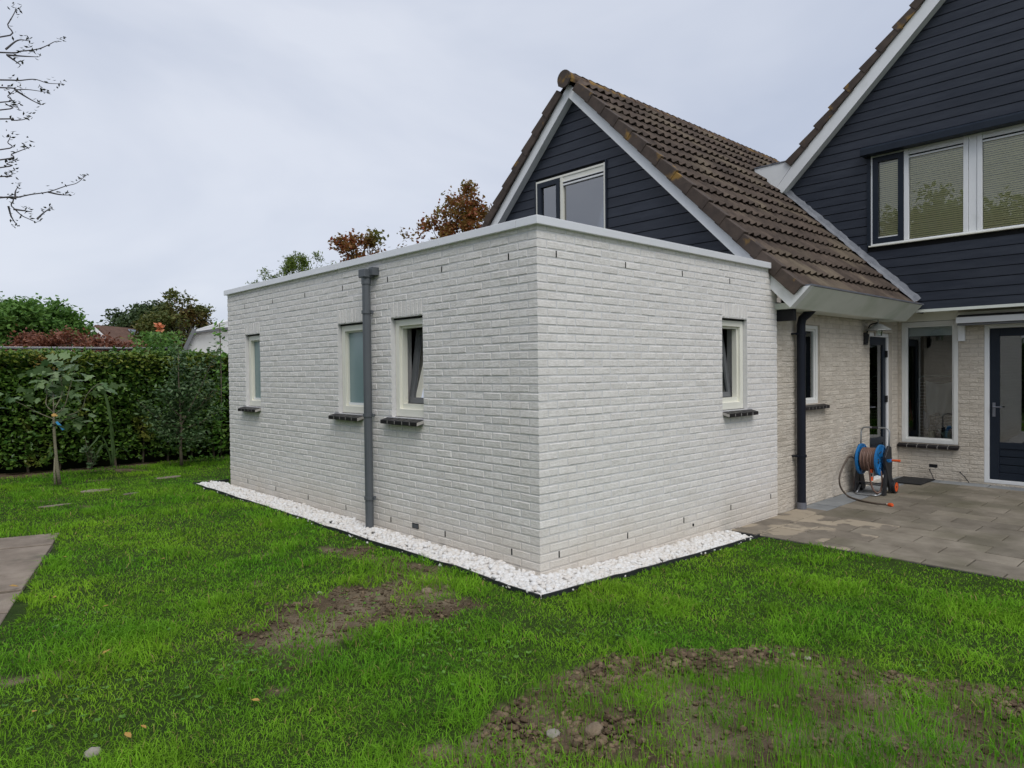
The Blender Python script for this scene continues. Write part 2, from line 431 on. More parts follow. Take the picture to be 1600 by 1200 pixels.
PATH_O = np.array([-2.38, 4.42]); PATH_D = np.array([-0.281, -0.9597]); PATH_P = np.array([-0.9597, 0.281])
def path_uv(x, y):
    dx, dy = x - PATH_O[0], y - PATH_O[1]
    return dx * PATH_D[0] + dy * PATH_D[1], dx * PATH_P[0] + dy * PATH_P[1]

def no_grass(x, y):
    ext = (x > -0.37) & (x < 4.2) & (y > -0.37) & (y < 6.66)
    pat = (x > 2.85) & (y < 0.2)
    hs = (x > 3.7) & (y > -0.3) & (y < 6.5)
    s, p = path_uv(x, y)
    w = (fbm(x + 9, y + 9, 5, 23) - .5) * .42
    pth = (s > 0.02 + w * .5) & (s < 4.0) & (p > 0.0 + w) & (p < 1.3)
    hedge = y > 9.72
    return ext | pat | hs | pth | hedge

fx = np.arange(-6.2, 3.0, 0.045); fy = np.arange(-5.2, 11.0, 0.05)
gx = np.concatenate([[-600, -250, -110, -50, -25, -14, -9, -7], fx, [3.05, 3.3, 4, 5, 7, 10, 15, 25, 50, 110, 250, 600]])
gy = np.concatenate([[-600, -250, -110, -50, -25, -14, -9, -7, -6], fy, [11.2, 12, 14, 17, 22, 30, 45, 70, 120, 250, 600]])
GX, GY = np.meshgrid(gx, gy, indexing='ij')
GZ = ground_z(GX, GY)
bare, seeded = soil_masks(GX, GY)
border = sstep(9.5, 9.75, GY + (fbm(GX, GY, 2.5, 31) - .5) * .5)
soil = np.clip(np.maximum(np.maximum(bare, seeded), border), 0, 1)
clods = clod_band(GX, GY) * soil
GZ = GZ + soil * ((fbm(GX + 20, GY + 20, 6, 41, 4) - .5) * 0.035 - 0.008) + clods * (fbm(GX + 20, GY + 20, 9, 47, 3) - .5) * 0.03
under = (GX > 2.86) & (GY < 9.0)
GZ = np.where(under, -0.24, GZ)
GZ = np.where((GX > -0.33) & (GX < 2.9) & (GY > -0.33) & (GY < 6.62), np.minimum(GZ, ground_z(GX, GY)) - 0.03, GZ)
nx, ny = GX.shape
idx = np.arange(nx * ny).reshape(nx, ny)
faces = np.stack([idx[:-1, :-1], idx[1:, :-1], idx[1:, 1:], idx[:-1, 1:]], -1).reshape(-1, 4)

def ground_material():
    m = bpy.data.materials.new('lawn_ground'); m.use_nodes = True
    N, L = m.node_tree.nodes, m.node_tree.links
    b = N['Principled BSDF']; b.inputs['Roughness'].default_value = 0.95; b.inputs['Specular IOR Level'].default_value = 0.15
    geo = N.new('ShaderNodeNewGeometry'); at = N.new('ShaderNodeAttribute'); at.attribute_name = 'soil'
    def noise(s, d=5):
        n = N.new('ShaderNodeTexNoise'); n.inputs['Scale'].default_value = s; n.inputs['Detail'].default_value = d; n.inputs['Roughness'].default_value = .65
        L.new(geo.outputs['Position'], n.inputs[0]); return n
    def ramp(n, c1, c2, a=.35, bb=.65):
        r = N.new('ShaderNodeValToRGB'); r.color_ramp.elements[0].position = a; r.color_ramp.elements[0].color = (*c1, 1)
        r.color_ramp.elements[1].position = bb; r.color_ramp.elements[1].color = (*c2, 1); L.new(n.outputs[0], r.inputs[0]); return r
    s1 = ramp(noise(7, 8), (0.090, 0.064, 0.038), (0.195, 0.145, 0.090))
    s2 = noise(1.3, 4)
    mr = N.new('ShaderNodeMapRange'); mr.inputs[1].default_value = .45; mr.inputs[2].default_value = .62; L.new(s2.outputs[0], mr.inputs[0])
    mx0 = N.new('ShaderNodeMix'); mx0.data_type = 'RGBA'; L.new(mr.outputs[0], mx0.inputs[0]); L.new(s1.outputs[0], mx0.inputs[6]); mx0.inputs[7].default_value = (0.30, 0.240, 0.158, 1)
    gr = ramp(noise(5, 5), (0.036, 0.066, 0.012), (0.062, 0.108, 0.018))
    mx = N.new('ShaderNodeMix'); mx.data_type = 'RGBA'
    L.new(at.outputs['Fac'], mx.inputs[0]); L.new(gr.outputs[0], mx.inputs[6]); L.new(mx0.outputs[2], mx.inputs[7])
    L.new(mx.outputs[2], b.inputs['Base Color'])
    bn = noise(38, 8); bp = N.new('ShaderNodeBump'); bp.inputs['Strength'].default_value = 1.0; bp.inputs['Distance'].default_value = .05
    L.new(bn.outputs[0], bp.inputs['Height']); L.new(bp.outputs[0], b.inputs['Normal'])
    return m
lawn = raw_mesh('lawn', np.stack([GX, GY, GZ], -1).reshape(-1, 3), faces, ground_material(), smooth=True, attrs={'soil': soil.reshape(-1)})
tag(lawn, 'uneven green back lawn with worn bare earth patches', 'lawn', kind='structure')

# ------------------------------------------------------------------ brickwork
CO = 0.066          # course height
MOD = 0.22          # brick + joint
class Wall:
    """a wall face: u runs along it, d inwards, z up"""
    def __init__(self, axis, u_dir, off):
        self.axis, self.u, self.off = axis, u_dir, off       # axis 'y': face y=off looking -Y ; axis 'x': face x=off looking -X
    def P(self, u, d, z):
        return (u, self.off + d, z) if self.axis == 'y' else (self.off + d, u, z)
    def box(self, mb, u0, u1, d0, d1, z0, z1):
        a, b = self.P(u0, d0, z0), self.P(u1, d1, z1)
        return mb.box(a[0], b[0], a[1], b[1], a[2], b[2])
    def rotz(self):
        return 0.0 if self.axis == 'y' else -math.pi / 2

def brick_local(l, h, d, rng, rough=0.0015, ch=0.004):
    x, z = l / 2, h / 2
    j = lambda s=1.0: rng.uniform(-rough, rough) * s
    V = []
    for (sx, sz) in ((-1, -1), (1, -1), (1, 1), (-1, 1)): V.append((sx * (x - ch) + j(), j(), sz * (z - ch) + j()))           # front
    for (sx, sz) in ((-1, -1), (1, -1), (1, 1), (-1, 1)): V.append((sx * x + j(.4), ch + abs(j(.5)), sz * z + j(.4)))           # shoulder
    for (sx, sz) in ((-1, -1), (1, -1), (1, 1), (-1, 1)): V.append((sx * x, d, sz * z))                                         # back
    F = [(0, 1, 2, 3)] + [(4 + i, 4 + (i + 1) % 4, (i + 1) % 4, i) for i in range(4)] + [(8 + i, 8 + (i + 1) % 4, 4 + (i + 1) % 4, 4 + i) for i in range(4)]
    return np.array(V), F

def cut(spans, a, b):
    out = []
    for (s, e) in spans:
        if e <= a or s >= b: out.append((s, e)); continue
        if s < a: out.append((s, a))
        if e > b: out.append((b, e))
    return out

def lay_bricks(u0, u1, k0, k1, c, openings, start, joint=0.012, bh=0.054, top=None):
    """list of (u centre, z centre, length, height) for courses k0..k1"""
    out = []
    for k in range(k0, k1 + 1):
        z0 = k * c + joint / 2; z1 = z0 + bh
        if top is not None: z1 = min(z1, top)
        spans = []
        s = start(k)
        while s < u1:
            spans.append((max(s, u0), min(s + MOD - joint, u1))); s += MOD
        for (a, b, za, zb) in openings:
            if z1 > za + 0.012 and z0 < zb - 0.012: spans = cut(spans, a - 0.003, b + 0.003)
        for (s, e) in spans:
            if e - s > 0.025: out.append(((s + e) / 2, (z0 + z1) / 2, e - s, z1 - z0))
    return out

def place_bricks(wall, bricks, parent, mat, depth, n_single, rng, rough, tilt, proud, name='brick', rest='bricks'):
    """the n_single that show largest become objects sharing meshes, the rest one mesh"""
    sc = []
    for (u, z, l, h) in bricks:
        p = np.array(wall.P(u, 0, z)) - CAM
        nrm = np.array([0, -1, 0]) if wall.axis == 'y' else np.array([-1, 0, 0])
        dist = np.linalg.norm(p)
        ok = (p @ FWD) > 0 and abs(p @ RIGHT) < .74 * (p @ FWD)
        sc.append((l * h * max(0, -(p @ nrm)) / dist ** 3) * (1 if ok else 0))
    return sc

def emit_bricks(sets, parent, mat, depth, n_single, rng, rough, tilt, proud, rest):
    allb = []
    for wall, bricks in sets:
        for b, s in zip(bricks, place_bricks(wall, bricks, parent, mat, depth, n_single, rng, rough, tilt, proud)):
            allb.append((s, wall, b))
    allb.sort(key=lambda t: -t[0])
    cache = {}
    rv, rf = [], []; nb = 0
    for i, (s, wall, (u, z, l, h)) in enumerate(allb):
        dz = rng.uniform(-proud, proud)
        c = wall.P(u, dz, z)
        rx = rng.uniform(-tilt, tilt) + tilt * .3; rz = rng.uniform(-tilt, tilt) * .5
        M = Matrix.Translation(c) @ Matrix.Rotation(wall.rotz() + rz, 4, 'Z') @ Matrix.Rotation(rx, 4, 'X')
        if i < n_single:
            key = (round(l, 2), round(h, 3), int(rng.integers(0, 6)))
            if key not in cache:
                V, F = brick_local(l, h, depth, rng, rough)
                cache[key] = MB().add(V, F).mesh('brick', mat)
            o = bpy.data.objects.new('brick', cache[key])
            COL.objects.link(o); o.parent = parent
            o.matrix_world = M if parent is None else M
            o.matrix_parent_inverse = Matrix.Translation(parent.location).inverted() if parent.type == 'EMPTY' else Matrix.Identity(4)
            o.matrix_basis = M
        else:
            V, F = brick_local(l, h, depth, rng, rough)
            V = np.array([M @ Vector(p) for p in V])
            rv.append(V); rf.append(np.array(F) + nb); nb += len(V)
    if rv:
        o = raw_mesh(rest, np.concatenate(rv), np.concatenate(rf), mat, parent)
        o['kind'] = 'stuff'

def wall_core(wall, u0, u1, z0, z1, openings, d0, th):
    """solid wall body with reveals, built only from its outer faces"""
    us = sorted({u0, u1, *[v for o in openings for v in o[:2]]}); zs = sorted({z0, z1, *[v for o in openings for v in o[2:4]]})
    def solid(i, j):
        if i < 0 or j < 0 or i >= len(us) - 1 or j >= len(zs) - 1: return False
        um, zm = (us[i] + us[i + 1]) / 2, (zs[j] + zs[j + 1]) / 2
        return not any(a < um < b and c < zm < d for (a, b, c, d) in openings)
    mb = MB(); P = wall.P; d1 = d0 + th
    for i in range(len(us) - 1):
        for j in range(len(zs) - 1):
            if not solid(i, j): continue
            a, b, c, d = us[i], us[i + 1], zs[j], zs[j + 1]
            mb.add([P(a, d0, c), P(b, d0, c), P(b, d0, d), P(a, d0, d)], [(0, 1, 2, 3)])
            mb.add([P(a, d1, c), P(b, d1, c), P(b, d1, d), P(a, d1, d)], [(3, 2, 1, 0)])
            if not solid(i - 1, j): mb.add([P(a, d0, c), P(a, d1, c), P(a, d1, d), P(a, d0, d)], [(0, 1, 2, 3)])
            if not solid(i + 1, j): mb.add([P(b, d0, c), P(b, d1, c), P(b, d1, d), P(b, d0, d)], [(3, 2, 1, 0)])
            if not solid(i, j - 1): mb.add([P(a, d0, c), P(b, d0, c), P(b, d1, c), P(a, d1, c)], [(3, 2, 1, 0)])
            if not solid(i, j + 1): mb.add([P(a, d0, d), P(b, d0, d), P(b, d1, d), P(a, d1, d)], [(0, 1, 2, 3)])
    return mb

def frame_box(mb, wall, u0, u1, z0, z1, w, d0, d1, wb=None):
    """rectangular frame of four butted bars"""
    wb = wb or w
    wall.box(mb, u0, u0 + w, d0, d1, z0, z1); wall.box(mb, u1 - w, u1, d0, d1, z0, z1)
    wall.box(mb, u0 + w, u1 - w, d0, d1, z1 - w, z1); wall.box(mb, u0 + w, u1 - w, d0, d1, z0, z0 + wb)
    return mb

# ------------------------------------------------------------------ the extension
WR = Wall('y', 1, 0.0); WL = Wall('x', 1, 0.0)
ext = thing('house_extension', 'white brick flat roofed extension with corner towards the lawn', 'extension', (0, 0, -0.1))
Z_OT, Z_OB = 2.09, 17 * CO
WIN_L = [(5.14, 5.62), (2.57, 3.09), (1.51, 2.04)]
WIN_R = [(2.70, 3.215)]
op_l = [(a, b, Z_OB, Z_OT) for a, b in WIN_L]; op_r = [(a, b, Z_OB, Z_OT) for a, b in WIN_R]
TOPZ = 2.685
sold_l = [(a - .002, b + .002, Z_OT, 34 * CO + .003) for a, b in WIN_L]; sold_r = [(a - .002, b + .002, Z_OT, 34 * CO + .003) for a, b in WIN_R]
sill_l = [(a - 0.005, b + 0.10, 16 * CO, 17 * CO) for a, b in WIN_L]; sill_r = [(a - 0.005, b + 0.10, 16 * CO, 17 * CO) for a, b in WIN_R]
XE, YE = 3.90, 6.22
br_r = lay_bricks(0.0, XE, -4, 40, CO, op_r + sold_r + sill_r, lambda k: 0.0 if k % 2 else 0.112, top=TOPZ)
br_l = lay_bricks(0.0, YE, -4, 40, CO, op_l + sold_l + sill_l, lambda k: 0.112 if k % 2 else 0.0, top=TOPZ)
def soldiers(openings):
    out = []
    for (a, b) in openings:
        n = 8; w = (b - a) / n
        for i in range(n): out.append((a + (i + .5) * w, (Z_OT + 34 * CO) / 2 + .002, w - 0.010, 34 * CO - Z_OT - .008))
    return out
br_r += soldiers(WIN_R); br_l += soldiers(WIN_L)
emit_bricks([(WR, br_r), (WL, br_l)], ext, MAT['brick_white'], 0.10, 300, RNG, 0.0018, 0.012, 0.0015, 'bricks')
REC = 0.0035
mb = wall_core(WR, REC, XE - .006, -0.4, TOPZ + .002, op_r, REC, 0.24)
core_r = mb.build('wall', MAT['mortar_white'], ext)
mb = wall_core(WL, REC + .24, YE - .006, -0.4, TOPZ + .002, op_l, REC, 0.24)
mb.build('wall', MAT['mortar_white'], ext)
MB().box(REC + .242, XE - .01, YE - .24, YE - .008, -0.4, TOPZ).build('wall', MAT['mortar_white'], ext)
MB().box(0.02, XE, 0.02, YE - .02, TOPZ + .004, TOPZ + .03).build('roof', MAT['roof_felt'], ext)
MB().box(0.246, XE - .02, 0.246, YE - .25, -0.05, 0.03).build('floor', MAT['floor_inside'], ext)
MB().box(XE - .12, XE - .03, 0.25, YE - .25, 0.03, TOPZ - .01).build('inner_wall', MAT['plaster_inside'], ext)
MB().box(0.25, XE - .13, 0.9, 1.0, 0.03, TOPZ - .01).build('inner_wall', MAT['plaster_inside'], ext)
# weep holes: open vertical joints
for u in [0.214 + .88 * i for i in range(4)]:
    WR.box(MB(), u - .005, u + .005, -.001, .02, 37 * CO + .008, 38 * CO - .006).build('weep_hole', MAT['black'], ext)
for u in [0.214 + .88 * i for i in range(5)]:
    WR.box(MB(), u - .005, u + .005, -.001, .02, CO + .008, 2 * CO - .006).build('weep_hole', MAT['black'], ext)
for u in [0.326 + .88 * i for i in range(7)]:
    for z in (37, 1):
        WL.box(MB(), u - .005, u + .005, -.001, .02, z * CO + .008, (z + 1) * CO - .006).build('weep_hole', MAT['black'], ext)
# coping in lengths
for (a, b) in [(-0.036, 2.02), (2.026, 3.80)]:
    MB().box(a if a > 0 else -0.036, b, -0.036, 0.20, TOPZ - .004, TOPZ + .062).build('coping', MAT['coping'], ext, bevel=.003)
for (a, b) in [(0.205, 1.20), (1.205, 3.00), (3.005, 4.80), (4.805, YE + .036)]:
    MB().box(-0.036, 0.20, a, b, TOPZ - .004, TOPZ + .062).build('coping', MAT['coping'], ext, bevel=.003)
MB().box(0.2, XE, YE - .2, YE + .036, TOPZ - .004, TOPZ + .062).build('coping', MAT['coping'], ext)

def ext_window(wall, a, b, kind):
    """cream frame; frosted fixed light, or a tilted grey sash behind the frame"""
    D = 0.05
    mb = MB(); frame_box(mb, wall, a + .004, b - .004, Z_OB + .004, Z_OT - .018, 0.062, D, D + .09, 0.075)
    w = mb.build('window', MAT['cream'], ext, bevel=.003)
    WALL_TOP = MB(); wall.box(WALL_TOP, a + .002, b - .002, D - .012, D + .02, Z_OT - .017, Z_OT - .001)
    WALL_TOP.build('head_gap', MAT['black'], w)
    i0, i1, j0, j1 = a + .066, b - .066, Z_OB + .079, Z_OT - .08
    if kind == 'frosted':
        pm = MB(); wall.box(pm, i0, i1, D + .05, D + .06, j0, j1); pm.build('pane', MAT['frosted'], w)
        bead = MB(); frame_box(bead, wall, i0 + .001, i1 - .001, j0 + .001, j1 - .001, .012, D + .028, D + .049); bead.build('glazing_bead', MAT['cream'], w)
        vent = MB(); wall.box(vent, i0 + .013, i1 - .013, D + .03, D + .048, j0 + .013, j0 + .035); vent.build('bottom_rail', MAT['white'], w)
    else:
        st = MB(); frame_box(st, wall, i0, i1, j0, j1, .022, D + .03, D + .085); wall.box(st, i0 + .022, i1 - .022, D + .03, D + .085, j0 + .022, j0 + .05)
        st.build('inner_frame', MAT['cream'], w)
        # sash hinged below, tipping into the room
        hz = j0 + .055; H = j1 - hz - .02; ang = math.radians(8)
        def S(u, d, h):
            return wall.P(u, D + .10 + d * math.cos(ang) + h * math.sin(ang), hz + h * math.cos(ang) - d * math.sin(ang))
        def sbox(m, u0, u1, d0, d1, h0, h1):
            v = [S(u, d, h) for (u, d, h) in ((u0, d0, h0), (u1, d0, h0), (u1, d1, h0), (u0, d1, h0), (u0, d0, h1), (u1, d0, h1), (u1, d1, h1), (u0, d1, h1))]
            m.add(v, [(0, 3, 2, 1), (4, 5, 6, 7), (0, 1, 5, 4), (1, 2, 6, 5), (2, 3, 7, 6), (3, 0, 4, 7)])
        s = MB(); sw = .055
        sbox(s, i0 + .01, i0 + .01 + sw, 0, .05, 0, H); sbox(s, i1 - .01 - sw, i1 - .01, 0, .05, 0, H)
        sbox(s, i0 + .01 + sw, i1 - .01 - sw, 0, .05, 0, sw); sbox(s, i0 + .01 + sw, i1 - .01 - sw, 0, .05, H - sw, H)
        s.build('sash', MAT['grey_sash'], w)
        g = MB(); sbox(g, i0 + .012 + sw, i1 - .012 - sw, .02, .026, sw + .002, H - sw - .002); g.build('pane', MAT['glass_dark'], w)
    # sloping sill of black tiles
    sl = MB().prism([wall.P(a + .002, d, Z_OB + z) for d, z in ((-.076, -.062), (-.076, -.032), (.05, .0005), (.05, -.03))], np.array(wall.P(b - a + .078, 0, 0)) - np.array(wall.P(0, 0, 0)))
    so = sl.build('sill', MAT['sill_joint'], ext)
    n = 5; u0, u1 = a - .002, b + .095; tw = (u1 - u0) / n
    for i in range(n):
        p0, p1 = u0 + i * tw + .0045, u0 + (i + 1) * tw - .0045
        prof = [(-.078, -.066), (-.078, -.028), (.05, .004), (.05, -.034)]
        t = MB().prism([wall.P(p0, d, Z_OB + z) for d, z in prof], np.array(wall.P(p1, 0, 0)) - np.array(wall.P(p0, 0, 0)))
        t.build('sill_tile', MAT['sill'], so, bevel=.003)
for (a, b), k in zip(WIN_L, ('frosted', 'frosted', 'tilt')): ext_window(WL, a, b, k)
ext_window(WR, *WIN_R[0], 'tilt')
# floor vent and bolt
v = WL.box(MB(), 1.615, 1.715, -.004, .02, 0.078, 0.125).build('vent', MAT['black'], ext)
for i in range(4): WL.box(MB(), 1.62 + i * .024, 1.636 + i * .024, -.007, -.0045, .084, .119).build('vent_slat', MAT['pipe_grey'], v)
MB().tube([(2.13, -.006, .03), (2.13, .02, .03)], .014, 8).build('pipe_stub', MAT['black'], ext)
# downpipe with box head
dp = MB(); DX, DY, DR = -0.075, 2.36, 0.042
dp.tube([(DX, DY, -0.03), (DX, DY, 2.47)], DR, 14)
dpo = dp.build('downpipe', MAT['pipe_grey'], ext, smooth=False)
MB().box(DX - .055, DX + .065, DY - .060, DY + .060, 2.515, 2.60).build('hopper', MAT['pipe_grey'], dpo, bevel=.008)
MB().tube([(DX, DY, 2.45), (DX, DY, 2.514)], .049, 14).build('collar', MAT['pipe_grey'], dpo)
MB().box(DX + .0, .02, DY - .125, DY - .05, 2.535, 2.612).build('spout', MAT['pipe_grey'], dpo)
for z in (2.17, 1.13, 0.29):
    b_ = MB().disc((DX, DY, z), (0, 0, 1), DR - .003, DR + .009, .032, 14); b_.box(DX + DR - .01, .01, DY - .012, DY + .012, z - .01, z + .01); b_.box(DX + .01, DX + .03, DY - DR - .035, DY - DR + .005, z - .014, z + .014)
    b_.build('pipe_bracket', MAT['pipe_grey'], dpo)

# ------------------------------------------------------------------ pebble strip and edging
def ico(level):
    t = (1 + 5 ** .5) / 2
    v = [(-1, t, 0), (1, t, 0), (-1, -t, 0), (1, -t, 0), (0, -1, t), (0, 1, t), (0, -1, -t), (0, 1, -t), (t, 0, -1), (t, 0, 1), (-t, 0, -1), (-t, 0, 1)]
    f = [(0, 11, 5), (0, 5, 1), (0, 1, 7), (0, 7, 10), (0, 10, 11), (1, 5, 9), (5, 11, 4), (11, 10, 2), (10, 7, 6), (7, 1, 8), (3, 9, 4), (3, 4, 2), (3, 2, 6), (3, 6, 8), (3, 8, 9),
         (4, 9, 5), (2, 4, 11), (6, 2, 10), (8, 6, 7), (9, 8, 1)]
    v = [np.array(p) / np.linalg.norm(p) for p in v]
    for _ in range(level):
        mid = {}; nf = []
        def m(a, b):
            k = (min(a, b), max(a, b))
            if k not in mid:
                p = v[a] + v[b]; v.append(p / np.linalg.norm(p)); mid[k] = len(v) - 1
            return mid[k]
        for a, b, c in f:
            x, y, z = m(a, b), m(b, c), m(c, a); nf += [(a, x, z), (b, y, x), (c, z, y), (x, y, z)]
        f = nf
    return np.array(v), np.array(f)

def scatter_stones(name, pts, size, mat, level, rng, flat=0.7, lump=0.16, parent=None):
    bv, bf = ico(level); n = len(pts); nv = len(bv)
    sc = size[:, None] * np.stack([rng.uniform(.75, 1.25, n), rng.uniform(.75, 1.25, n), rng.uniform(flat * .8, flat * 1.2, n)], 1)
    V = bv[None] * (1 + rng.uniform(-lump, lump, (n, nv, 1)))
    V = V * sc[:, None, :]
    a = rng.uniform(0, 6.28, n); t = rng.uniform(-.5, .5, n)
    ct, st = np.cos(t)[:, None], np.sin(t)[:, None]
    y, z = V[..., 1] * ct - V[..., 2] * st, V[..., 1] * st + V[..., 2] * ct
    ca, sa = np.cos(a)[:, None], np.sin(a)[:, None]
    X, Y = V[..., 0] * ca - y * sa, V[..., 0] * sa + y * ca
    W = np.stack([X, Y, z], -1) + pts[:, None, :]
    F = (bf[None] + (np.arange(n) * nv)[:, None, None]).reshape(-1, 3)
    return raw_mesh(name, W.reshape(-1, 3), F, mat, parent, smooth=True)

def strip_pts(n, x0, x1, y0, y1):
    return np.stack([RNG.uniform(x0, x1, n), RNG.uniform(y0, y1, n)], 1)
pp = np.concatenate([strip_pts(5200, -.352, -.004, -.352, 6.60), strip_pts(2500, -.005, 2.66, -.335, -.004)])
z = ground_z(pp[:, 0], pp[:, 1]) + RNG.uniform(-.012, .022, len(pp)) + 0.018 * np.exp(-((np.minimum(np.abs(pp[:, 0]), np.abs(pp[:, 1])) - .15) / .12) ** 2)
sz = RNG.uniform(.014, .028, len(pp))
dcam = np.hypot(pp[:, 0] - CAM[0], pp[:, 1] - CAM[1])
P3 = np.concatenate([pp, z[:, None]], 1)
near = dcam < 8.0
pebbles = scatter_stones('gravel', P3[near], sz[near], MAT['pebble'], 1, RNG)
tag(pebbles, 'strip of white pebbles around the foot of the extension walls', 'gravel', kind='stuff')
far_p = scatter_stones('gravel_far', P3[~near], sz[~near] * 1.1, MAT['pebble'], 0, RNG)
# one object for all pebbles
ctx_v = np.empty(len(far_p.data.vertices) * 3, np.float32); far_p.data.vertices.foreach_get('co', ctx_v)
fl = np.empty(len(far_p.data.loops), np.int32); far_p.data.loops.foreach_get('vertex_index', fl)
nv0 = np.empty(len(pebbles.data.vertices) * 3, np.float32); pebbles.data.vertices.foreach_get('co', nv0)
nl0 = np.empty(len(pebbles.data.loops), np.int32); pebbles.data.loops.foreach_get('vertex_index', nl0)
bpy.data.objects.remove(far_p); bpy.data.objects.remove(pebbles)
pebbles = raw_mesh('gravel', np.concatenate([nv0.reshape(-1, 3), ctx_v.reshape(-1, 3)]), np.concatenate([nl0.reshape(-1, 3), fl.reshape(-1, 3) + len(nv0) // 3]), MAT['pebble'], smooth=True)
tag(pebbles, 'strip of white pebbles around the foot of the extension walls', 'gravel', kind='stuff')

def edging(name, label, pts):
    """upright plastic strip following the ground"""
    vs_, fs = [], []
    n = 40
    P = []
    for i in range(len(pts) - 1):
        a, b = np.array(pts[i]), np.array(pts[i + 1])
        for t in np.linspace(0, 1, n, endpoint=(i == len(pts) - 2)): P.append(a + (b - a) * t)
    P = np.array(P); top = ground_z(P[:, 0], P[:, 1]) + .034 + (vnoise(P[:, 0] + 5, P[:, 1] + 5, 1.7, 77) - .5) * .012
    d = np.gradient(P, axis=0); d /= np.linalg.norm(d, axis=1)[:, None]; nr = np.stack([-d[:, 1], d[:, 0]], 1) * .006
    for p, t, q in zip(P, top, nr):
        vs_ += [(p[0] - q[0], p[1] - q[1], t - .12), (p[0] - q[0], p[1] - q[1], t), (p[0] + q[0], p[1] + q[1], t), (p[0] + q[0], p[1] + q[1], t - .12)]
    for i in range(len(P) - 1):
        for k in range(4): fs.append((i * 4 + k, i * 4 + (k + 1) % 4, i * 4 + 4 + (k + 1) % 4, i * 4 + 4 + k))
    return tag(MB().add(vs_, fs).build(name, MAT['edging']), label, 'edging')
edging('lawn_edging', 'black plastic edging between pebbles and lawn on the long side', [(0.14, 6.655), (-0.365, 6.655), (-0.362, 3.0), (-0.365, -0.353)])
edging('lawn_edging', 'black plastic edging between pebbles and lawn on the patio side', [(-0.352, -0.365), (1.2, -0.35), (2.80, -0.345)])

# ------------------------------------------------------------------ patio and path
patio = MB().box(2.88, 14, -12, 0.1, PATIO_Z - .08, PATIO_Z - .012).build('patio', MAT['bedding'])
tag(patio, 'weathered grey paved patio beside the house', 'patio', kind='structure')
def paver_mesh(l, w, h, mat, seed):
    r = np.random.default_rng(seed); ch = .005
    j = lambda: r.uniform(-.002, .002)
    V = [(sx * (l / 2 - ch) + j(), sy * (w / 2 - ch) + j(), 0) for sx, sy in ((-1, -1), (1, -1), (1, 1), (-1, 1))]
    V += [(sx * l / 2 + j(), sy * w / 2 + j(), -ch) for sx, sy in ((-1, -1), (1, -1), (1, 1), (-1, 1))]
    V += [(sx * l / 2, sy * w / 2, -h) for sx, sy in ((-1, -1), (1, -1), (1, 1), (-1, 1))]
    F = [(0, 1, 2, 3)] + [(4 + i, 4 + (i + 1) % 4, (i + 1) % 4, i) for i in range(4)] + [(8 + i, 8 + (i + 1) % 4, 4 + (i + 1) % 4, 4 + i) for i in range(4)]
    return MB().add(V, F).mesh('paver', mat)
pav_cache = {}
def put_paver(x, y, l, w, mat, parent, z=PATIO_Z, rz=0.0, name='paver', kick=1.0):
    key = (round(l, 2), round(w, 2), mat.name, int(RNG.integers(0, 4)))
    if key not in pav_cache: pav_cache[key] = paver_mesh(l, w, .05, mat, len(pav_cache))
    o = bpy.data.objects.new(name, pav_cache[key]); COL.objects.link(o); o.parent = parent
    o.location = (x, y, z + RNG.uniform(-.004, .003) * kick)
    o.rotation_euler = (RNG.uniform(-.006, .006) * kick, RNG.uniform(-.006, .006) * kick, rz + RNG.uniform(-.006, .006))
    return o
cols = [2.86] + [3.02 + .308 * i for i in range(0, 24)]
n_pav = 0
for ci in range(len(cols) - 1):
    x0, x1 = cols[ci], min(cols[ci + 1], 7.99)
    if x0 > 7.9: break
    off = -0.29 if ci % 2 else -0.59
    ys = [0.03] + [off - .6 * k for k in range(0, 9)]
    if ci % 2 == 0: ys = [0.03] + [-.0 + off - .6 * k for k in range(0, 9)]
    ys = [0.03, -0.285] + [v for v in ys[1:] if v < -0.4]
    for k in range(len(ys) - 1):
        ya, yb = ys[k], ys[k + 1]
        xm, ym = (x0 + x1) / 2, (ya + yb) / 2
        pc = np.array([xm, ym, PATIO_Z]) - CAM
        if (pc @ RIGHT) > .86 * (pc @ FWD): continue
        mat = MAT['paver']
        if k == 0: mat = MAT['paver_blue'] if xm > 4.7 else MAT['paver_sandy']
        elif x1 > 7.7 and ym < -.3: mat = MAT['paver_blue']
        elif ym > -1.15 and xm < 4.35: mat = MAT['paver_sandy']
        put_paver(xm, ym, x1 - x0 - .012, ya - yb - .012, mat, patio)
# kerb slabs closing the patio towards the lawn
MB().box(2.832, 2.856, -8, 0.02, PATIO_Z - .15, PATIO_Z - .006).build('edge_kerb', MAT['edging'], patio)

zc = max(float(ground_z(*(PATH_O + PATH_D * s_ + PATH_P * p_))) for s_ in np.linspace(0, 4, 40) for p_ in np.linspace(0, 1.2, 12)) - .004
pth = MB()
_c = [PATH_O + PATH_P * p + PATH_D * s for s, p in ((-.02, -.0), (-.02, 1.25), (4.2, 1.25), (4.2, 0))]
pth.prism([(c[0], c[1], zc - .08) for c in _c], (0, 0, .07))
path = tag(pth.build('path', MAT['bedding']), 'old slab path at the left edge of the lawn', 'path', kind='structure')
ang = math.atan2(PATH_D[1], PATH_D[0])
for i in range(8):
    for j in range(2):
        L_ = .52; W_ = .60
        s = .26 + i * L_ + (.0 if j == 0 else -.18); p = .30 + j * W_
        c = PATH_O + PATH_D * s + PATH_P * p
        put_paver(c[0], c[1], L_ - .026, W_ - .026, MAT['paver_path'], path, z=zc + .012, rz=ang, kick=2.0)
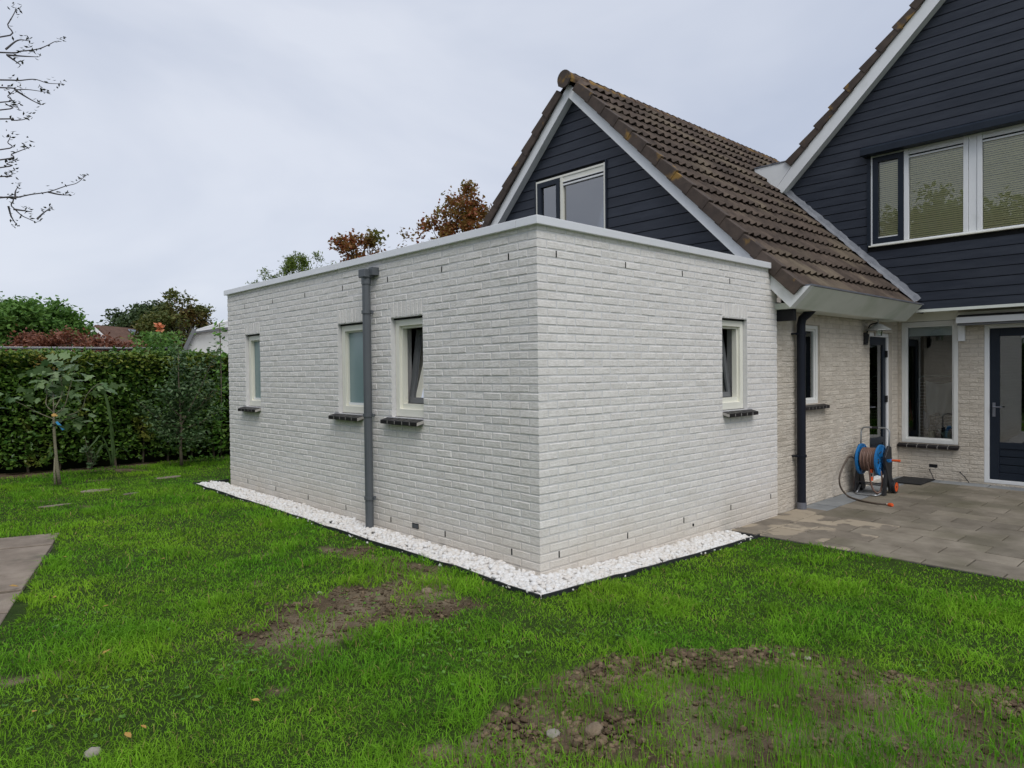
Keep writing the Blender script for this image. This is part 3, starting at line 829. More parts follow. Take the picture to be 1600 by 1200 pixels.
for (px, py, l, w, a, lab) in [(150, 767, .40, .24, .5, 'flat grey stepping stone sunk in grass nearest the thin fig tree'),
                               (262, 746, .40, .18, .2, 'flat grey stepping stone sunk in grass near the end of the extension'),
                               (205, 772, .22, .10, .4, 'half overgrown small stepping stone between the other two'),
                               (85, 790, .40, .08, .6, 'mostly overgrown stepping stone just beyond the slab path')]:
    p = unproject(px, py, 2, -0.03)
    r = np.random.default_rng(px); n = 9
    pts = [(p[0] + math.cos(6.283 * k / n + a) * l / 2 * r.uniform(.85, 1.1), p[1] + math.sin(6.283 * k / n + a) * w / 2 * r.uniform(.85, 1.1), -.06) for k in range(n)]
    zt = float(ground_z(p[0], p[1])) + .014
    o = MB().prism([(q[0], q[1], zt - .05) for q in pts], (0, 0, .05)).build('stepping_stone', MAT['paver_path'], bevel=.008)
    tag(o, lab, 'stepping stone', 'stepping stones in the lawn')

# ------------------------------------------------------------------ the house
house = thing('house', 'older house with navy boarded gables, brown tiled roof and beige brick walls', 'house', (8.0, 0.05, PATIO_Z))
YO, XH, XT = 0.05, 8.0, 7.55
WY = Wall('y', 1, YO); WX = Wall('x', 1, XH)
OPW = (4.60, 5.175, 1.105, 2.10); OPD = (6.84, 7.748, -0.12, 2.075)
BW = (-0.765, 0.0, 0.39, 2.42); BD = (-2.16, -1.09, -0.12, 2.16)
C2 = 0.0628
bry = lay_bricks(3.91, 7.985, -4, 35, C2, [OPW, OPD, (4.60, 5.30, 1.03, 1.105)], lambda k: 3.91 - (0.11 if k % 2 else 0.0), joint=.010, bh=.053, top=2.26)
brx = lay_bricks(-4.2, 0.045, -4, 37, C2, [BW, BD, (-.79, .04, .325, .39), (-4.2, 0.05, 2.30, 3.0)], lambda k: -4.2 - (0.11 if k % 2 else 0.0), joint=.010, bh=.053, top=2.30)
emit_bricks([(WY, bry), (WX, brx)], house, MAT['brick_beige'], 0.09, 300, RNG, 0.003, 0.012, 0.0022, 'bricks')
wall_core(WY, 3.91, XH + .25, -0.3, 2.30, [OPW, OPD], .003, .24).build('wall', MAT['mortar_beige'], house)
wall_core(WX, -6.2, YO + .003, -0.3, 2.41, [BW, BD], .003, .24).build('wall', MAT['mortar_beige'], house)
MB().box(3.91, 4.15, YO + .25, 6.1, -.3, 2.5).build('wall', MAT['mortar_beige'], house)
MB().box(3.91, 14, 6.1, 6.3, -.3, 2.5).build('wall', MAT['mortar_beige'], house)
MB().box(13.8, 14, -6.2, 6.1, -.3, 5.0).build('wall', MAT['mortar_beige'], house)
MB().box(8.25, 13.8, -6.3, -6.2, -.3, 5.0).build('wall', MAT['mortar_beige'], house)
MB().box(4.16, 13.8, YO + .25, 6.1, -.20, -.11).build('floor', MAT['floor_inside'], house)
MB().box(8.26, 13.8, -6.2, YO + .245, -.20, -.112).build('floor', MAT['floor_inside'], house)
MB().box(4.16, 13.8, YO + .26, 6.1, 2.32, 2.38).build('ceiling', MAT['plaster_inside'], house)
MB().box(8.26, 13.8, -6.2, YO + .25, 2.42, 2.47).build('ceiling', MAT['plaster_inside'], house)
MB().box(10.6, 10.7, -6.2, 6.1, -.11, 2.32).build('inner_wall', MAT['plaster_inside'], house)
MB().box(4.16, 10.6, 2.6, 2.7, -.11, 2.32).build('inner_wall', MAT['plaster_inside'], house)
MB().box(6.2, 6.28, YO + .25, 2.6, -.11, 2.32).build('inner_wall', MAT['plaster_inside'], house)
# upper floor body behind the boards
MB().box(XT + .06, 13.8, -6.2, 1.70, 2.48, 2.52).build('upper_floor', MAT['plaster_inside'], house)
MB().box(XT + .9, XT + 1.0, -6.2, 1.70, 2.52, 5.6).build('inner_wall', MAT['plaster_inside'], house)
MB().box(XT, 13.8, 1.62, 1.72, 2.3, 4.5).build('wall', MAT['mortar_beige'], house)
# soffit and head board over the ground floor
MB().box(XT + .03, XH + .3, -6.2, .04, 2.415, 2.445).build('soffit', MAT['white'], house)
MB().box(XT - .012, XT + .03, -6.2, .02, 2.355, 2.395).build('fascia', MAT['gutter'], house)

# ---- roof geometry: low wing, 45 degrees
RID = 3.05
def slope_pt(x, s, n, side=1):
    """low roof: s metres up the slope from y=0, n metres above the barge board line; side -1 is the far slope"""
    y = (s - n) / math.sqrt(2); z = (s + n) / math.sqrt(2) + 2.66
    return (x, y if side == 1 else 2 * RID - y, z)
S_RIDGE = RID * math.sqrt(2)
TW, TG = 0.33, 0.32
def tile_mesh(seed):
    r = np.random.default_rng(seed)
    xs = np.linspace(0, TW - .004, 13); V = []; F = []
    hprof = 0.040 * (0.5 - 0.5 * np.cos(2 * math.pi * (xs / (TW / 2)))) ** 1.4
    tw = r.uniform(-.004, .004)
    for (s, n) in ((0.0, 0.122), (0.40, 0.122 - .40 * .14)):
        for i, x in enumerate(xs): V.append((x, s, n + hprof[i] + tw * (i / 12 - .5)))
    for i, x in enumerate(xs): V.append((x, 0.004, 0.122 + hprof[i] - .020 + tw * (i / 12 - .5)))
    k = len(xs)
    for i in range(k - 1):
        F.append((i, i + 1, k + i + 1, k + i)); F.append((2 * k + i, 2 * k + i + 1, i + 1, i))
    return MB().add(V, F).mesh('tile', MAT['tile'])
TILES = [tile_mesh(i) for i in range(6)]
roof = MB().prism([slope_pt(3.80, -.42, .03), slope_pt(3.80, S_RIDGE, .03), slope_pt(3.80, S_RIDGE, .0), slope_pt(3.80, -.42, 0.0)], (6.2, 0, 0))
roof.prism([slope_pt(3.80, -.42, .03, -1), slope_pt(3.80, S_RIDGE, .03, -1), slope_pt(3.80, S_RIDGE, .0, -1), slope_pt(3.80, -.42, 0.0, -1)], (6.2, 0, 0))
roof = roof.build('roof', MAT['black'], house)
ROT = Matrix.Rotation(math.radians(45), 4, 'X')
rowy = [-.30 + .2262 * k for k in range(15)]
n_tile = 0
for k, yn in enumerate(rowy):
    s = yn * math.sqrt(2)
    for c in range(20):
        x = 3.785 + c * TW
        limit = XT - .02 if yn < 1.62 else 10.0
        if x > limit: continue
        o = bpy.data.objects.new('tile', random.choice(TILES)); COL.objects.link(o); o.parent = roof
        p = slope_pt(x, s, 0); j = RNG.uniform(-.004, .004, 3)
        o.location = (p[0] + j[0], p[1] + j[1] * .5, p[2] + j[2])
        o.rotation_euler = (math.radians(45) + RNG.uniform(-.008, .008), RNG.uniform(-.006, .006), RNG.uniform(-.004, .004))
        n_tile += 1
back_v, back_f, nb = [], [], 0
for k in range(15):
    for c in range(19):
        me = TILES[(k * 7 + c) % 6]
        V = np.array([v.co for v in me.vertices]); s = rowy[k] * math.sqrt(2)
        W = np.array([slope_pt(3.785 + c * TW + v[0], s + v[1], v[2], -1) for v in V])
        back_v.append(W); back_f.append(np.array([p.vertices[:] for p in me.polygons]) + nb); nb += len(V)
raw_mesh('tiles', np.concatenate(back_v), np.concatenate(back_f), MAT['tile'], roof)['kind'] = 'stuff'
# verge tiles with hanging flange
def verge_row(ptf, s, x0, x1, n_hi, mat, parent, drop=.012, L=.40, tilt=.032):
    prof = lambda s_, up: [ptf(x0, s_, -drop + up * .4), ptf(x0, s_, n_hi + up), ptf(x1, s_, n_hi + up), ptf(x1, s_, n_hi - .03 + up), ptf(x0 + .03, s_, n_hi - .03 + up), ptf(x0 + .03, s_, -drop + up * .4)]
    A, B = prof(s, tilt * .5), [np.array(q) + (.009, 0, 0) for q in prof(s + L, -tilt * .6)]
    V = A + B; n = 6
    F = [(5, 4, 1, 0), (4, 3, 2, 1), (6, 7, 10, 11), (7, 8, 9, 10)] + [(i, (i + 1) % n, n + (i + 1) % n, n + i) for i in range(n)]
    return MB().add(V, F).build('verge_tile', mat, parent, bevel=.006)
for k, yn in enumerate(rowy):
    if k < 14:
        verge_row(lambda x, s, n: slope_pt(x, s, n), yn * math.sqrt(2) + .01, 3.69, 3.80, .128, MAT['verge_tile'], roof)
        verge_row(lambda x, s, n: slope_pt(x, s, n, -1), yn * math.sqrt(2) + .01, 3.69, 3.80, .128, MAT['verge_tile'], roof)
# ridge caps
x = 3.66; first = True
while x < 9.9:
    L = .42; mb = MB(); seg = 10; V = []; F = []
    for i, (xx, r) in enumerate(((x, .135), (x + L, .118))):
        for k in range(seg + 1):
            w = math.pi * (k / seg) * 1.24 - math.pi * .12
            V.append((xx, RID + math.cos(w) * r, 5.735 + math.sin(w) * r + RNG.uniform(-.003, .003)))
    for k in range(seg): F.append((k, k + 1, seg + 2 + k, seg + 1 + k))
    V.append((x, RID, 5.72)); c0 = len(V) - 1
    for k in range(seg): F.append((k + 1, k, c0))
    mb.add(V, F).build('ridge_tile', MAT['ridge'], roof)
    x += .38
MB().disc((3.655, RID, 5.755), (1, 0, 0), 0.0005, .125, .03, 18).build('ridge_end', MAT['verge_tile'], roof)

# ---- barge boards of the low gable (the right one turns up into the gutter end)
zi = lambda y: y + 2.46
zo = lambda y: y + 2.655
X0, X1 = 3.745, 3.862
MB().prism([(X0, RID, zi(RID)), (X0, RID, zo(RID)), (X0, -.20, zo(-.20) - .03), (X0, -.27, 2.452), (X0, -.451, 2.455), (X0, -.228, zi(-.228))], (X1 - X0, 0, 0)).build('verge_board', MAT['white'], house)
MB().prism([(X0, RID + .001, zi(RID)), (X0, RID + .001, zo(RID)), (X0, 6.36, zo(2 * RID - 6.36)), (X0, 6.36, zi(2 * RID - 6.36))], (X1 - X0, 0, 0)).build('verge_board', MAT['white'], house)
# boxed gutter
g = MB().prism([(3.866, -.228, 2.231), (3.866, -.449, 2.452), (3.866, -.42, 2.452), (3.866, -.22, 2.30), (3.866, .03, 2.30), (3.866, .03, 2.231)], (7.47 - 3.866, 0, 0)).build('gutter', MAT['gutter'], house)
MB().prism([(3.76, -.462, 2.456), (3.76, -.462, 2.474), (3.76, -.37, 2.474), (3.76, -.37, 2.456)], (7.50 - 3.76, 0, 0)).build('gutter_edge', MAT['zinc'], g)
MB().box(3.905, 3.98, -.19, .03, 2.10, 2.228).build('soffit_end', MAT['black'], house)

# ---- boarded gables
def boards(x, zs, pitch, lo, hi, holes, parent, mat, th=.022):
    for z0 in zs:
        z1 = z0 + pitch - .009
        spans = [(lo(z0), hi(z0), lo(z1), hi(z1))]
        if spans[0][1] - spans[0][0] < .06: continue
        for (a, b, c, d) in holes:
            new = []
            if z1 > c and z0 < d:
                for (l0, h0, l1, h1) in spans:
                    if l0 < a: new.append((l0, min(a, h0), l1, max(min(a, h1), l1 + .001)))
                    if h0 > b: new.append((max(b, l0), h0, max(b, l1), max(h1, b + .001)))
                spans = new
        for (l0, h0, l1, h1) in spans:
            if h0 - l0 < .02: continue
            if h1 < l1: h1 = l1 = (h1 + l1) / 2
            V = [(x, l0, z0), (x, h0, z0), (x + .003, h1, z1), (x + .003, l1, z1), (x + th, l0, z0), (x + th, h0, z0), (x + th, h1, z1), (x + th, l1, z1)]
            V[0] = (x - .004, l0, z0); V[1] = (x - .004, h0, z0)
            MB().add(V, [(0, 3, 2, 1), (4, 5, 6, 7), (0, 1, 5, 4), (1, 2, 6, 5), (2, 3, 7, 6), (3, 0, 4, 7)]).build('board', mat, parent)
GX0 = 3.868
gw = (2.475, 3.86, 3.30, 4.475)
bk = MB()
def gable_back(mb, x, poly_l, holes_):
    mb.add([(x, *p) for p in poly_l], [tuple(range(len(poly_l)))])
# backing panel with a hole, made of convex strips
a_, b_, c_, d_ = gw
gable_back(bk, GX0 + .024, [(0.0, 2.40), (a_, 2.40), (a_, zo(a_) - .1), (0.0, 2.56)], None)
gable_back(bk, GX0 + .024, [(b_, 2.40), (6.1, 2.40), (6.1, 2.56), (b_, zo(2 * RID - b_) - .1)], None)
gable_back(bk, GX0 + .024, [(a_, d_), (b_, d_), (b_, zo(2 * RID - b_) - .1), (RID, zo(RID) - .1), (a_, zo(a_) - .1)], None)
gable_back(bk, GX0 + .024, [(a_, 2.40), (b_, 2.40), (b_, c_), (a_, c_)], None)
bk = bk.build('cladding', MAT['black'], house)
boards(GX0, [2.445 + .138 * k for k in range(24)], .138, lambda z: z - 2.655 + .05, lambda z: 2 * RID - (z - 2.655) - .05, [gw], bk, MAT['navy'])
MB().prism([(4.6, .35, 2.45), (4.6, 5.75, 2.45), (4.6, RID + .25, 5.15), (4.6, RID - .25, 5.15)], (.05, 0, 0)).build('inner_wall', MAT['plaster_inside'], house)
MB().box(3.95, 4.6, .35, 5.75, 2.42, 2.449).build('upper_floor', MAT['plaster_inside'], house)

WG = Wall('x', 1, GX0)
def gable_window():
    mb = MB(); a, b, c, d = gw
    WG.box(mb, a, a + .03, -.012, .06, c, d); WG.box(mb, b - .03, b - .001, .0, .06, c, d)            # outer stiles
    WG.box(mb, a + .03, b - .03, .0, .06, d - .03, d - .001)
    WG.box(mb, 3.30, 3.355, .004, .06, c, d - .03)                                                    # white mullion
    WG.box(mb, a + .03, 3.30, .012, .06, d - .10, d - .031)
    w = mb.build('window', MAT['cream'], house)
    t = MB(); WG.box(t, a - .025, a - .001, -.02, .03, c, d + .03); t.build('side_trim', MAT['navy_smooth'], w)
    t = MB(); WG.box(t, b + .001, b + .022, -.015, .03, c, d + .01); t.build('side_trim', MAT['navy_smooth'], w)
    k = MB(); WG.box(k, a + .035, 3.295, .010, .0115, d - .135, d - .112); k.build('vent_slot', MAT['black'], w)
    s = MB(); WG.box(s, a + .032, 3.298, .006, .03, d - .111, d - .10); WG.box(s, a + .032, 3.298, .006, .05, d - .16, d - .136); s.build('vent_strip', MAT['white'], w)
    p = MB(); WG.box(p, a + .032, 3.298, .040, .046, c, d - .161); p.build('pane', MAT['glass_sky'], w)
    f = MB(); frame_box(f, WG, 3.357, b - .032, c, d - .032, .075, -.006, .055); f.build('sash', MAT['navy_smooth'], w)
    p = MB(); WG.box(p, 3.432, b - .107, .030, .036, c + .075, d - .107); p.build('pane', MAT['glass_sky'], w)
    cu = MB()
    for i in range(12):
        y0 = a + .05 + i * .105
        cu.add([(GX0 + .16, y0, c), (GX0 + .20, y0 + .05, c), (GX0 + .20, y0 + .05, d - .12), (GX0 + .16, y0, d - .12)], [(0, 1, 2, 3)])
        cu.add([(GX0 + .20, y0 + .05, c), (GX0 + .16, y0 + .105, c), (GX0 + .16, y0 + .105, d - .12), (GX0 + .20, y0 + .05, d - .12)], [(0, 1, 2, 3)])
    cu.build('curtain', MAT['curtain'], w)
MAT['glass_sky'] = glass_material('reflective_glass', (0.55, 0.6, 0.66), 0.24)
MAT['curtain'] = material('grey_curtain', (0.16, 0.18, 0.20), rough=0.9)
gable_window()

# ---- tall gable
SL = 0.978
ti = lambda y: 4.46 + (1.62 - y) * SL
to = lambda y: ti(y) + .25
YR = -3.0
TX0, TX1 = 7.40, 7.545
tw_hole = (-2.42, 0.285, 3.415, 4.785)
bt = MB()
a_, b_, c_, d_ = tw_hole
for poly in ([(b_, 2.36), (1.72, 2.36), (1.72, ti(1.72)), (b_, ti(b_) + .05)], [(a_, d_), (b_, d_), (b_, ti(b_) + .05), (a_, ti(a_) + .05)], [(a_, 2.36), (b_, 2.36), (b_, c_), (a_, c_)],
             [(-6.2, 2.36), (a_, 2.36), (a_, ti(a_) + .05), (YR, ti(YR) + .05), (-6.2, ti(2 * YR + 6.2) + .05)]):
    bt.add([(XT + .024, *p) for p in poly], [tuple(range(len(poly)))])
bt = bt.build('cladding', MAT['black'], house)
boards(XT, [2.385 + .1352 * k for k in range(50)], .1352, lambda z: max(-6.2, 2 * YR - 1.62 + (z - 4.46) / SL - .06), lambda z: min(1.70, 1.62 - (z - 4.46) / SL + .06), [(a_ - .0, b_ + .05, c_ - .012, d_ + .10)], bt, MAT['navy'])
MB().prism([(TX0, 1.62, ti(1.62)), (TX0, 1.72, ti(1.62) + .10), (TX0, 1.43, to(1.43)), (TX0, YR, to(YR)), (TX0, YR, ti(YR))], (TX1 - TX0, 0, 0)).build('verge_board', MAT['white'], house)
MB().prism([(TX0, YR - .001, to(YR)), (TX0, YR - .001, ti(YR)), (TX0, -7.4, ti(2 * YR + 7.4)), (TX0, -7.4, to(2 * YR + 7.4))], (TX1 - TX0, 0, 0)).build('verge_board', MAT['white'], house)
eb = MB().prism([(TX0 + .004, 1.725, 4.565), (TX0 + .004, 2.16, 4.965), (TX0 + .004, 1.385, 4.965)], (5.5, 0, 0)).build('eave_box', MAT['white'], house)
MB().box(TX0 - .01, 13, 1.42, 2.19, 4.967, 4.985).build('gutter_edge', MAT['zinc'], eb)
tr = MB().prism([(TX0 + .02, 1.5, to(1.5) + .01), (TX0 + .02, YR, to(YR) + .01), (TX0 + .02, YR, to(YR) + .07), (TX0 + .02, 1.5, to(1.5) + .07)], (6.3, 0, 0))
tr.prism([(TX0 + .02, YR, to(YR) + .01), (TX0 + .02, -7.6, to(2 * YR + 7.6) + .01), (TX0 + .02, -7.6, to(2 * YR + 7.6) + .07), (TX0 + .02, YR, to(YR) + .07)], (6.3, 0, 0))
tr = tr.build('roof', MAT['tile'], house)
th_ = math.atan(SL)
def tall_pt(x, s, n):
    return (x, 1.46 - s * math.cos(th_) + n * math.sin(th_), to(1.46) + s * math.sin(th_) + n * math.cos(th_))
for k in range(19):
    verge_row(tall_pt, .0 + k * .325, TX0 - .04, TX0 + .12, .115, MAT['verge_tile'], tr, drop=.0, L=.40, tilt=.045)
# lead flashing where the low roof meets the boards: overlapping dressed lengths
for k in range(7):
    s0 = -.36 + k * .405
    V = []; F = []; n = 6
    for i in range(n + 1):
        s = s0 + .42 * i / n; w = RNG.uniform(-.018, .018)
        V += [slope_pt(XT - .125 + w, s, .145 + RNG.uniform(-.006, .006)), slope_pt(XT - .03, s, .165 + .004 * (k % 2)), slope_pt(XT - .012, s, .225 + .012 * RNG.uniform(-1, 1))]
    for i in range(n):
        for j in range(2): F.append((i * 3 + j, i * 3 + j + 1, i * 3 + 3 + j + 1, i * 3 + 3 + j))
    MB().add(V, F).build('flashing', MAT['lead'], roof)

WT = Wall('x', 1, XT)
MAT['blind'] = material('cream_blind_slat', (0.84, 0.79, 0.50), (0.88, 0.84, 0.58), rough=0.5, scale=3)
def tall_window():
    a, b, c, d = tw_hole
    mb = MB()
    WT.box(mb, b - .028, b - .001, -.006, .07, c + .004, d)            # left stile
    WT.box(mb, -.242, -.178, -.006, .07, c + .03, d)                   # mullion
    WT.box(mb, -1.165, -1.105, -.004, .07, c + .03, d); WT.box(mb, -1.10, -1.005, .006, .07, c + .03, d); WT.box(mb, -1.0, -.94, -.004, .07, c + .03, d)
    WT.box(mb, a, a + .05, -.006, .07, c + .004, d)
    WT.box(mb, a + .05, b - .028, -.006, .07, c + .003, c + .029)
    WT.box(mb, a + .05, b - .028, .010, .07, d - .03, d - .001)
    w = mb.build('window', MAT['white'], house, bevel=.003)
    MB().box(XT - .045, XT + .02, a, b + .02, c - .016, c + .001).build('sill', MAT['cream'], w)
    t = MB(); WT.box(t, b + .001, b + .05, -.022, .02, c - .01, d + .02); t.build('side_trim', MAT['navy_smooth'], w)
    cs = MB().prism([(XT - .17, b + .10, d - .005), (XT - .17, b + .10, d + .09), (XT - .13, b + .10, d + .125), (XT - .001, b + .10, d + .125), (XT - .001, b + .10, d - .005)], (0, a - b - .3, 0))
    cs.build('shutter_box', MAT['navy_smooth'], w, bevel=.004)
    f = MB(); frame_box(f, WT, -.177, b - .029, c + .03, d - .031, .078, -.012, .05); f.build('sash', MAT['navy_smooth'], w)
    e = MB(); WT.box(e, -.098, b - .108, -.004, .03, c + .109, c + .125); e.build('glazing_bead', MAT['white'], w)
    p = MB(); WT.box(p, -.098, b - .108, .020, .026, c + .109, d - .11); p.build('pane', MAT['glass_blind'], w)
    for (u0, u1) in ((-.939, -.243), (a + .051, -1.166)):
        s = MB(); WT.box(s, u0 + .002, u1 - .002, .010, .05, d - .088, d - .034); WT.box(s, u0 + .002, u1 - .002, .008, .04, d - .135, d - .112); s.build('vent_strip', MAT['white'], w)
        k = MB(); WT.box(k, u0 + .01, u1 - .01, .018, .03, d - .111, d - .089); k.build('vent_slot', MAT['black'], w)
        p = MB(); WT.box(p, u0 + .001, u1 - .001, .030, .036, c + .03, d - .136); p.build('pane', MAT['glass_blind'], w)
    for (u0, u1, zb, zt) in ((-.098, b - .108, c + .11, d - .12), (-.935, -.247, c + .034, d - .14), (a + .055, -1.17, c + .034, d - .14)):
        bl = MB(); z = zb + .012
        while z < zt:
            jit = RNG.uniform(-.0015, .0015)
            A, B = XT + .046, XT + .054
            bl.add([(A, u0, z), (A, u1, z + jit), (B, u1, z + .0255 + jit), (B, u0, z + .0255)], [(0, 1, 2, 3)])
            z += .030
        for uu in (u0 + .1, u1 - .1): bl.box(XT + .056, XT + .058, uu, uu + .003, zb, zt)
        bl.build('blind', MAT['blind'], w)
MAT['glass_blind'] = glass_material('blind_window_glass', (0.97, 0.97, 0.93), 0.0)
tall_window()

# ---- ground floor windows and doors
def plain_window(wall, op, fw, mat, D, name='window', pane='glass'):
    a, b, c, d = op
    mb = MB(); frame_box(mb, wall, a + .002, b - .002, c + .002, d - .002, fw, D, D + .08)
    w = mb.build(name, mat, house, bevel=.003)
    bd = MB(); frame_box(bd, wall, a + fw + .003, b - fw - .003, c + fw + .003, d - fw - .003, .022, D + .02, D + .07); bd.build('glazing_bead', mat, w)
    p = MB(); wall.box(p, a + fw + .02, b - fw - .02, D + .035, D + .041, c + fw + .02, d - fw - .02); p.build('pane', MAT[pane], w)
    return w
MAT['glass_green'] = glass_material('greenish_glass', (0.5, 0.6, 0.57), 0.10)
w1 = plain_window(WY, OPW, .05, MAT['off_white'], .03, pane='glass_green')
MB().box(4.68, 5.09, YO + .30, YO + .32, 1.2, 1.98).build('curtain', MAT['curtain'], w1)
def tile_sill(wall, u0, u1, z, n, drop=.065):
    sl = MB().prism([wall.P(u0 + .006, d, z + q) for d, q in ((-.068, -drop + .004), (-.068, -drop + .036), (.03, -.006), (.03, -.036))], np.array(wall.P(u1 - u0 - .012, 0, 0)) - np.array(wall.P(0, 0, 0)))
    so = sl.build('sill', MAT['sill_joint'], house); tw = (u1 - u0) / n
    for i in range(n):
        p0, p1 = u0 + i * tw + .003, u0 + (i + 1) * tw - .003
        prof = [(-.07, -drop), (-.07, -drop + .04), (.03, -.002), (.03, -.04)]
        MB().prism([wall.P(p0, d, z + q) for d, q in prof], np.array(wall.P(p1, 0, 0)) - np.array(wall.P(p0, 0, 0))).build('sill_tile', MAT['sill'], so, bevel=.004)
tile_sill(WY, 4.60, 5.30, 1.103, 7)
big = plain_window(WX, (BW[0], BW[1], .395, 2.245), .058, MAT['off_white'], .0, pane='glass')
WX.box(MB(), BW[0] + .003, .035, -.004, .05, 2.249, 2.41).build('head_panel', MAT['cream'], big)
tile_sill(WX, -.785, .045, .392, 6, drop=.07)
rs = MB(); WX.box(rs, -.70, -.065, .10, .13, 2.03, 2.18); rs.build('roller_blind', MAT['white'], big)

MAT['door'] = MAT['navy_smooth']
def glazed_door(wall, op, D, glass_lo, hinge_side, n_rails):
    a, b, c, d = op; fw = .062
    fm = MB()
    wall.box(fm, a + .002, a + fw, D, D + .1, c, d - .002); wall.box(fm, b - fw, b - .002, D, D + .1, c, d - .002); wall.box(fm, a + fw, b - fw, D, D + .1, d - fw, d - .002)
    wall.box(fm, a + fw, b - fw, D + .0, D + .1, c, c + .05)
    dr = fm.build('door', MAT['white'], house, bevel=.003)
    u0, u1, z0, z1 = a + fw + .004, b - fw - .004, c + .054, d - fw - .004
    st = .115; lf = MB()
    wall.box(lf, u0, u0 + st, D + .02, D + .06, z0, z1); wall.box(lf, u1 - st, u1, D + .02, D + .06, z0, z1)
    wall.box(lf, u0 + st, u1 - st, D + .02, D + .06, z1 - st, z1); wall.box(lf, u0 + st, u1 - st, D + .02, D + .06, z0, z0 + .10)
    wall.box(lf, u0 + st, u1 - st, D + .02, D + .06, glass_lo - .09, glass_lo)
    lf.build('door_leaf', MAT['door'], dr, bevel=.004)
    h = (glass_lo - .09 - z0 - .10) / n_rails
    for i in range(n_rails):
        pl = MB(); wall.box(pl, u0 + st + .001, u1 - st - .001, D + .032, D + .05, z0 + .10 + i * h + .005, z0 + .10 + (i + 1) * h - .005); pl.build('panel', MAT['door'], dr, bevel=.004)
    g = MB(); wall.box(g, u0 + st + .001, u1 - st - .001, D + .038, D + .044, glass_lo + .001, z1 - st - .001); g.build('pane', MAT['glass_dark'], dr)
    hu = u1 if hinge_side > 0 else u0
    for z in (z0 + .22, (z0 + z1) / 2 + .1, z1 - .25):
        hg = MB(); wall.box(hg, hu - .03, hu + .03, D + .0, D + .022, z - .05, z + .05); hg.build('hinge', MAT['black'], dr)
    hd = u0 + .05 if hinge_side > 0 else u1 - .05
    hh = MB(); wall.box(hh, hd - .018, hd + .018, D + .012, D + .02, z0 + .90, z0 + 1.10)
    hh.tube([wall.P(hd, D + .015, z0 + 1.04), wall.P(hd, D - .04, z0 + 1.04), wall.P(hd + .11 * hinge_side, D - .04, z0 + 1.04)], .009, 6); hh.build('handle', MAT['zinc'], dr)
    return dr
d1 = glazed_door(WY, (OPD[0], OPD[1], -.12, OPD[3]), .05, .50, 1, 2)
MB().box(6.95, 7.62, YO + .10, YO + .12, .52, .60).build('draught_strip', MAT['white'], d1)
d2 = glazed_door(WX, BD, .0, .47, -1, 3)
# floor vent in the patio wall
v2 = WX.box(MB(), -.495, -.385, -.004, .01, .035, .083).build('vent', MAT['black'], house)
# old downpipe with elbow into the gutter
op = MB().tube([(4.45, -.03, -.14), (4.45, -.03, 2.08), (4.452, -.045, 2.15), (4.46, -.10, 2.20), (4.47, -.16, 2.26)], .050, 14)
op = op.build('downpipe', MAT['pipe_dark'], house)
MB().tube([(4.45, -.03, -.139), (4.45, -.03, -.06)], .056, 14).build('pipe_foot', MAT['zinc'], op)
for z in (1.97, .50):
    m_ = MB().disc((4.45, -.03, z), (0, 0, 1), .049, .060, .03, 14); m_.box(4.40, 4.36, -.03, .06, z - .01, z + .01); m_.build('pipe_bracket', MAT['pipe_dark'], op)

# ------------------------------------------------------------------ things on and by the house
G = PATIO_Z
def plastic(name, c, rough=.4): return material(name, c, rough=rough)
MAT['blue'] = plastic('blue_plastic', (0.012, 0.16, 0.42)); MAT['orange'] = plastic('orange_plastic', (0.75, 0.10, 0.015))
MAT['dark_plastic'] = material('dark_plastic', (0.012, 0.013, 0.017), (0.02, 0.021, 0.025), rough=0.45, scale=10)
MAT['steel'] = material('grey_steel_tube', (0.33, 0.34, 0.35), (0.42, 0.43, 0.44), rough=0.35, metal=0.7, scale=8)
MAT['hose'] = material('brown_garden_hose', (0.15, 0.085, 0.065), (0.20, 0.12, 0.09), rough=0.5, scale=15)
MAT['hose_dark'] = material('dark_garden_hose', (0.075, 0.055, 0.04), (0.10, 0.075, 0.055), rough=0.5, scale=15)
MAT['bottle'] = plastic('pale_bottle', (0.62, 0.58, 0.50))

def arc(c, r, a0, a1, n, ax1, ax2):
    return [np.asarray(c) + r * (math.cos(a) * np.asarray(ax1) + math.sin(a) * np.asarray(ax2)) for a in np.linspace(a0, a1, n)]
def spline(P, n=10):
    P = [np.asarray(p, float) for p in P]; out = []
    Q = [2 * P[0] - P[1]] + P + [2 * P[-1] - P[-2]]
    for i in range(1, len(Q) - 2):
        for t in np.linspace(0, 1, n, endpoint=False):
            a, b, c, d = Q[i - 1], Q[i], Q[i + 1], Q[i + 2]
            out.append(.5 * (2 * b + (c - a) * t + (2 * a - 5 * b + 4 * c - d) * t * t + (3 * b - a - 3 * c + d) * t ** 3))
    out.append(P[-1]); return out

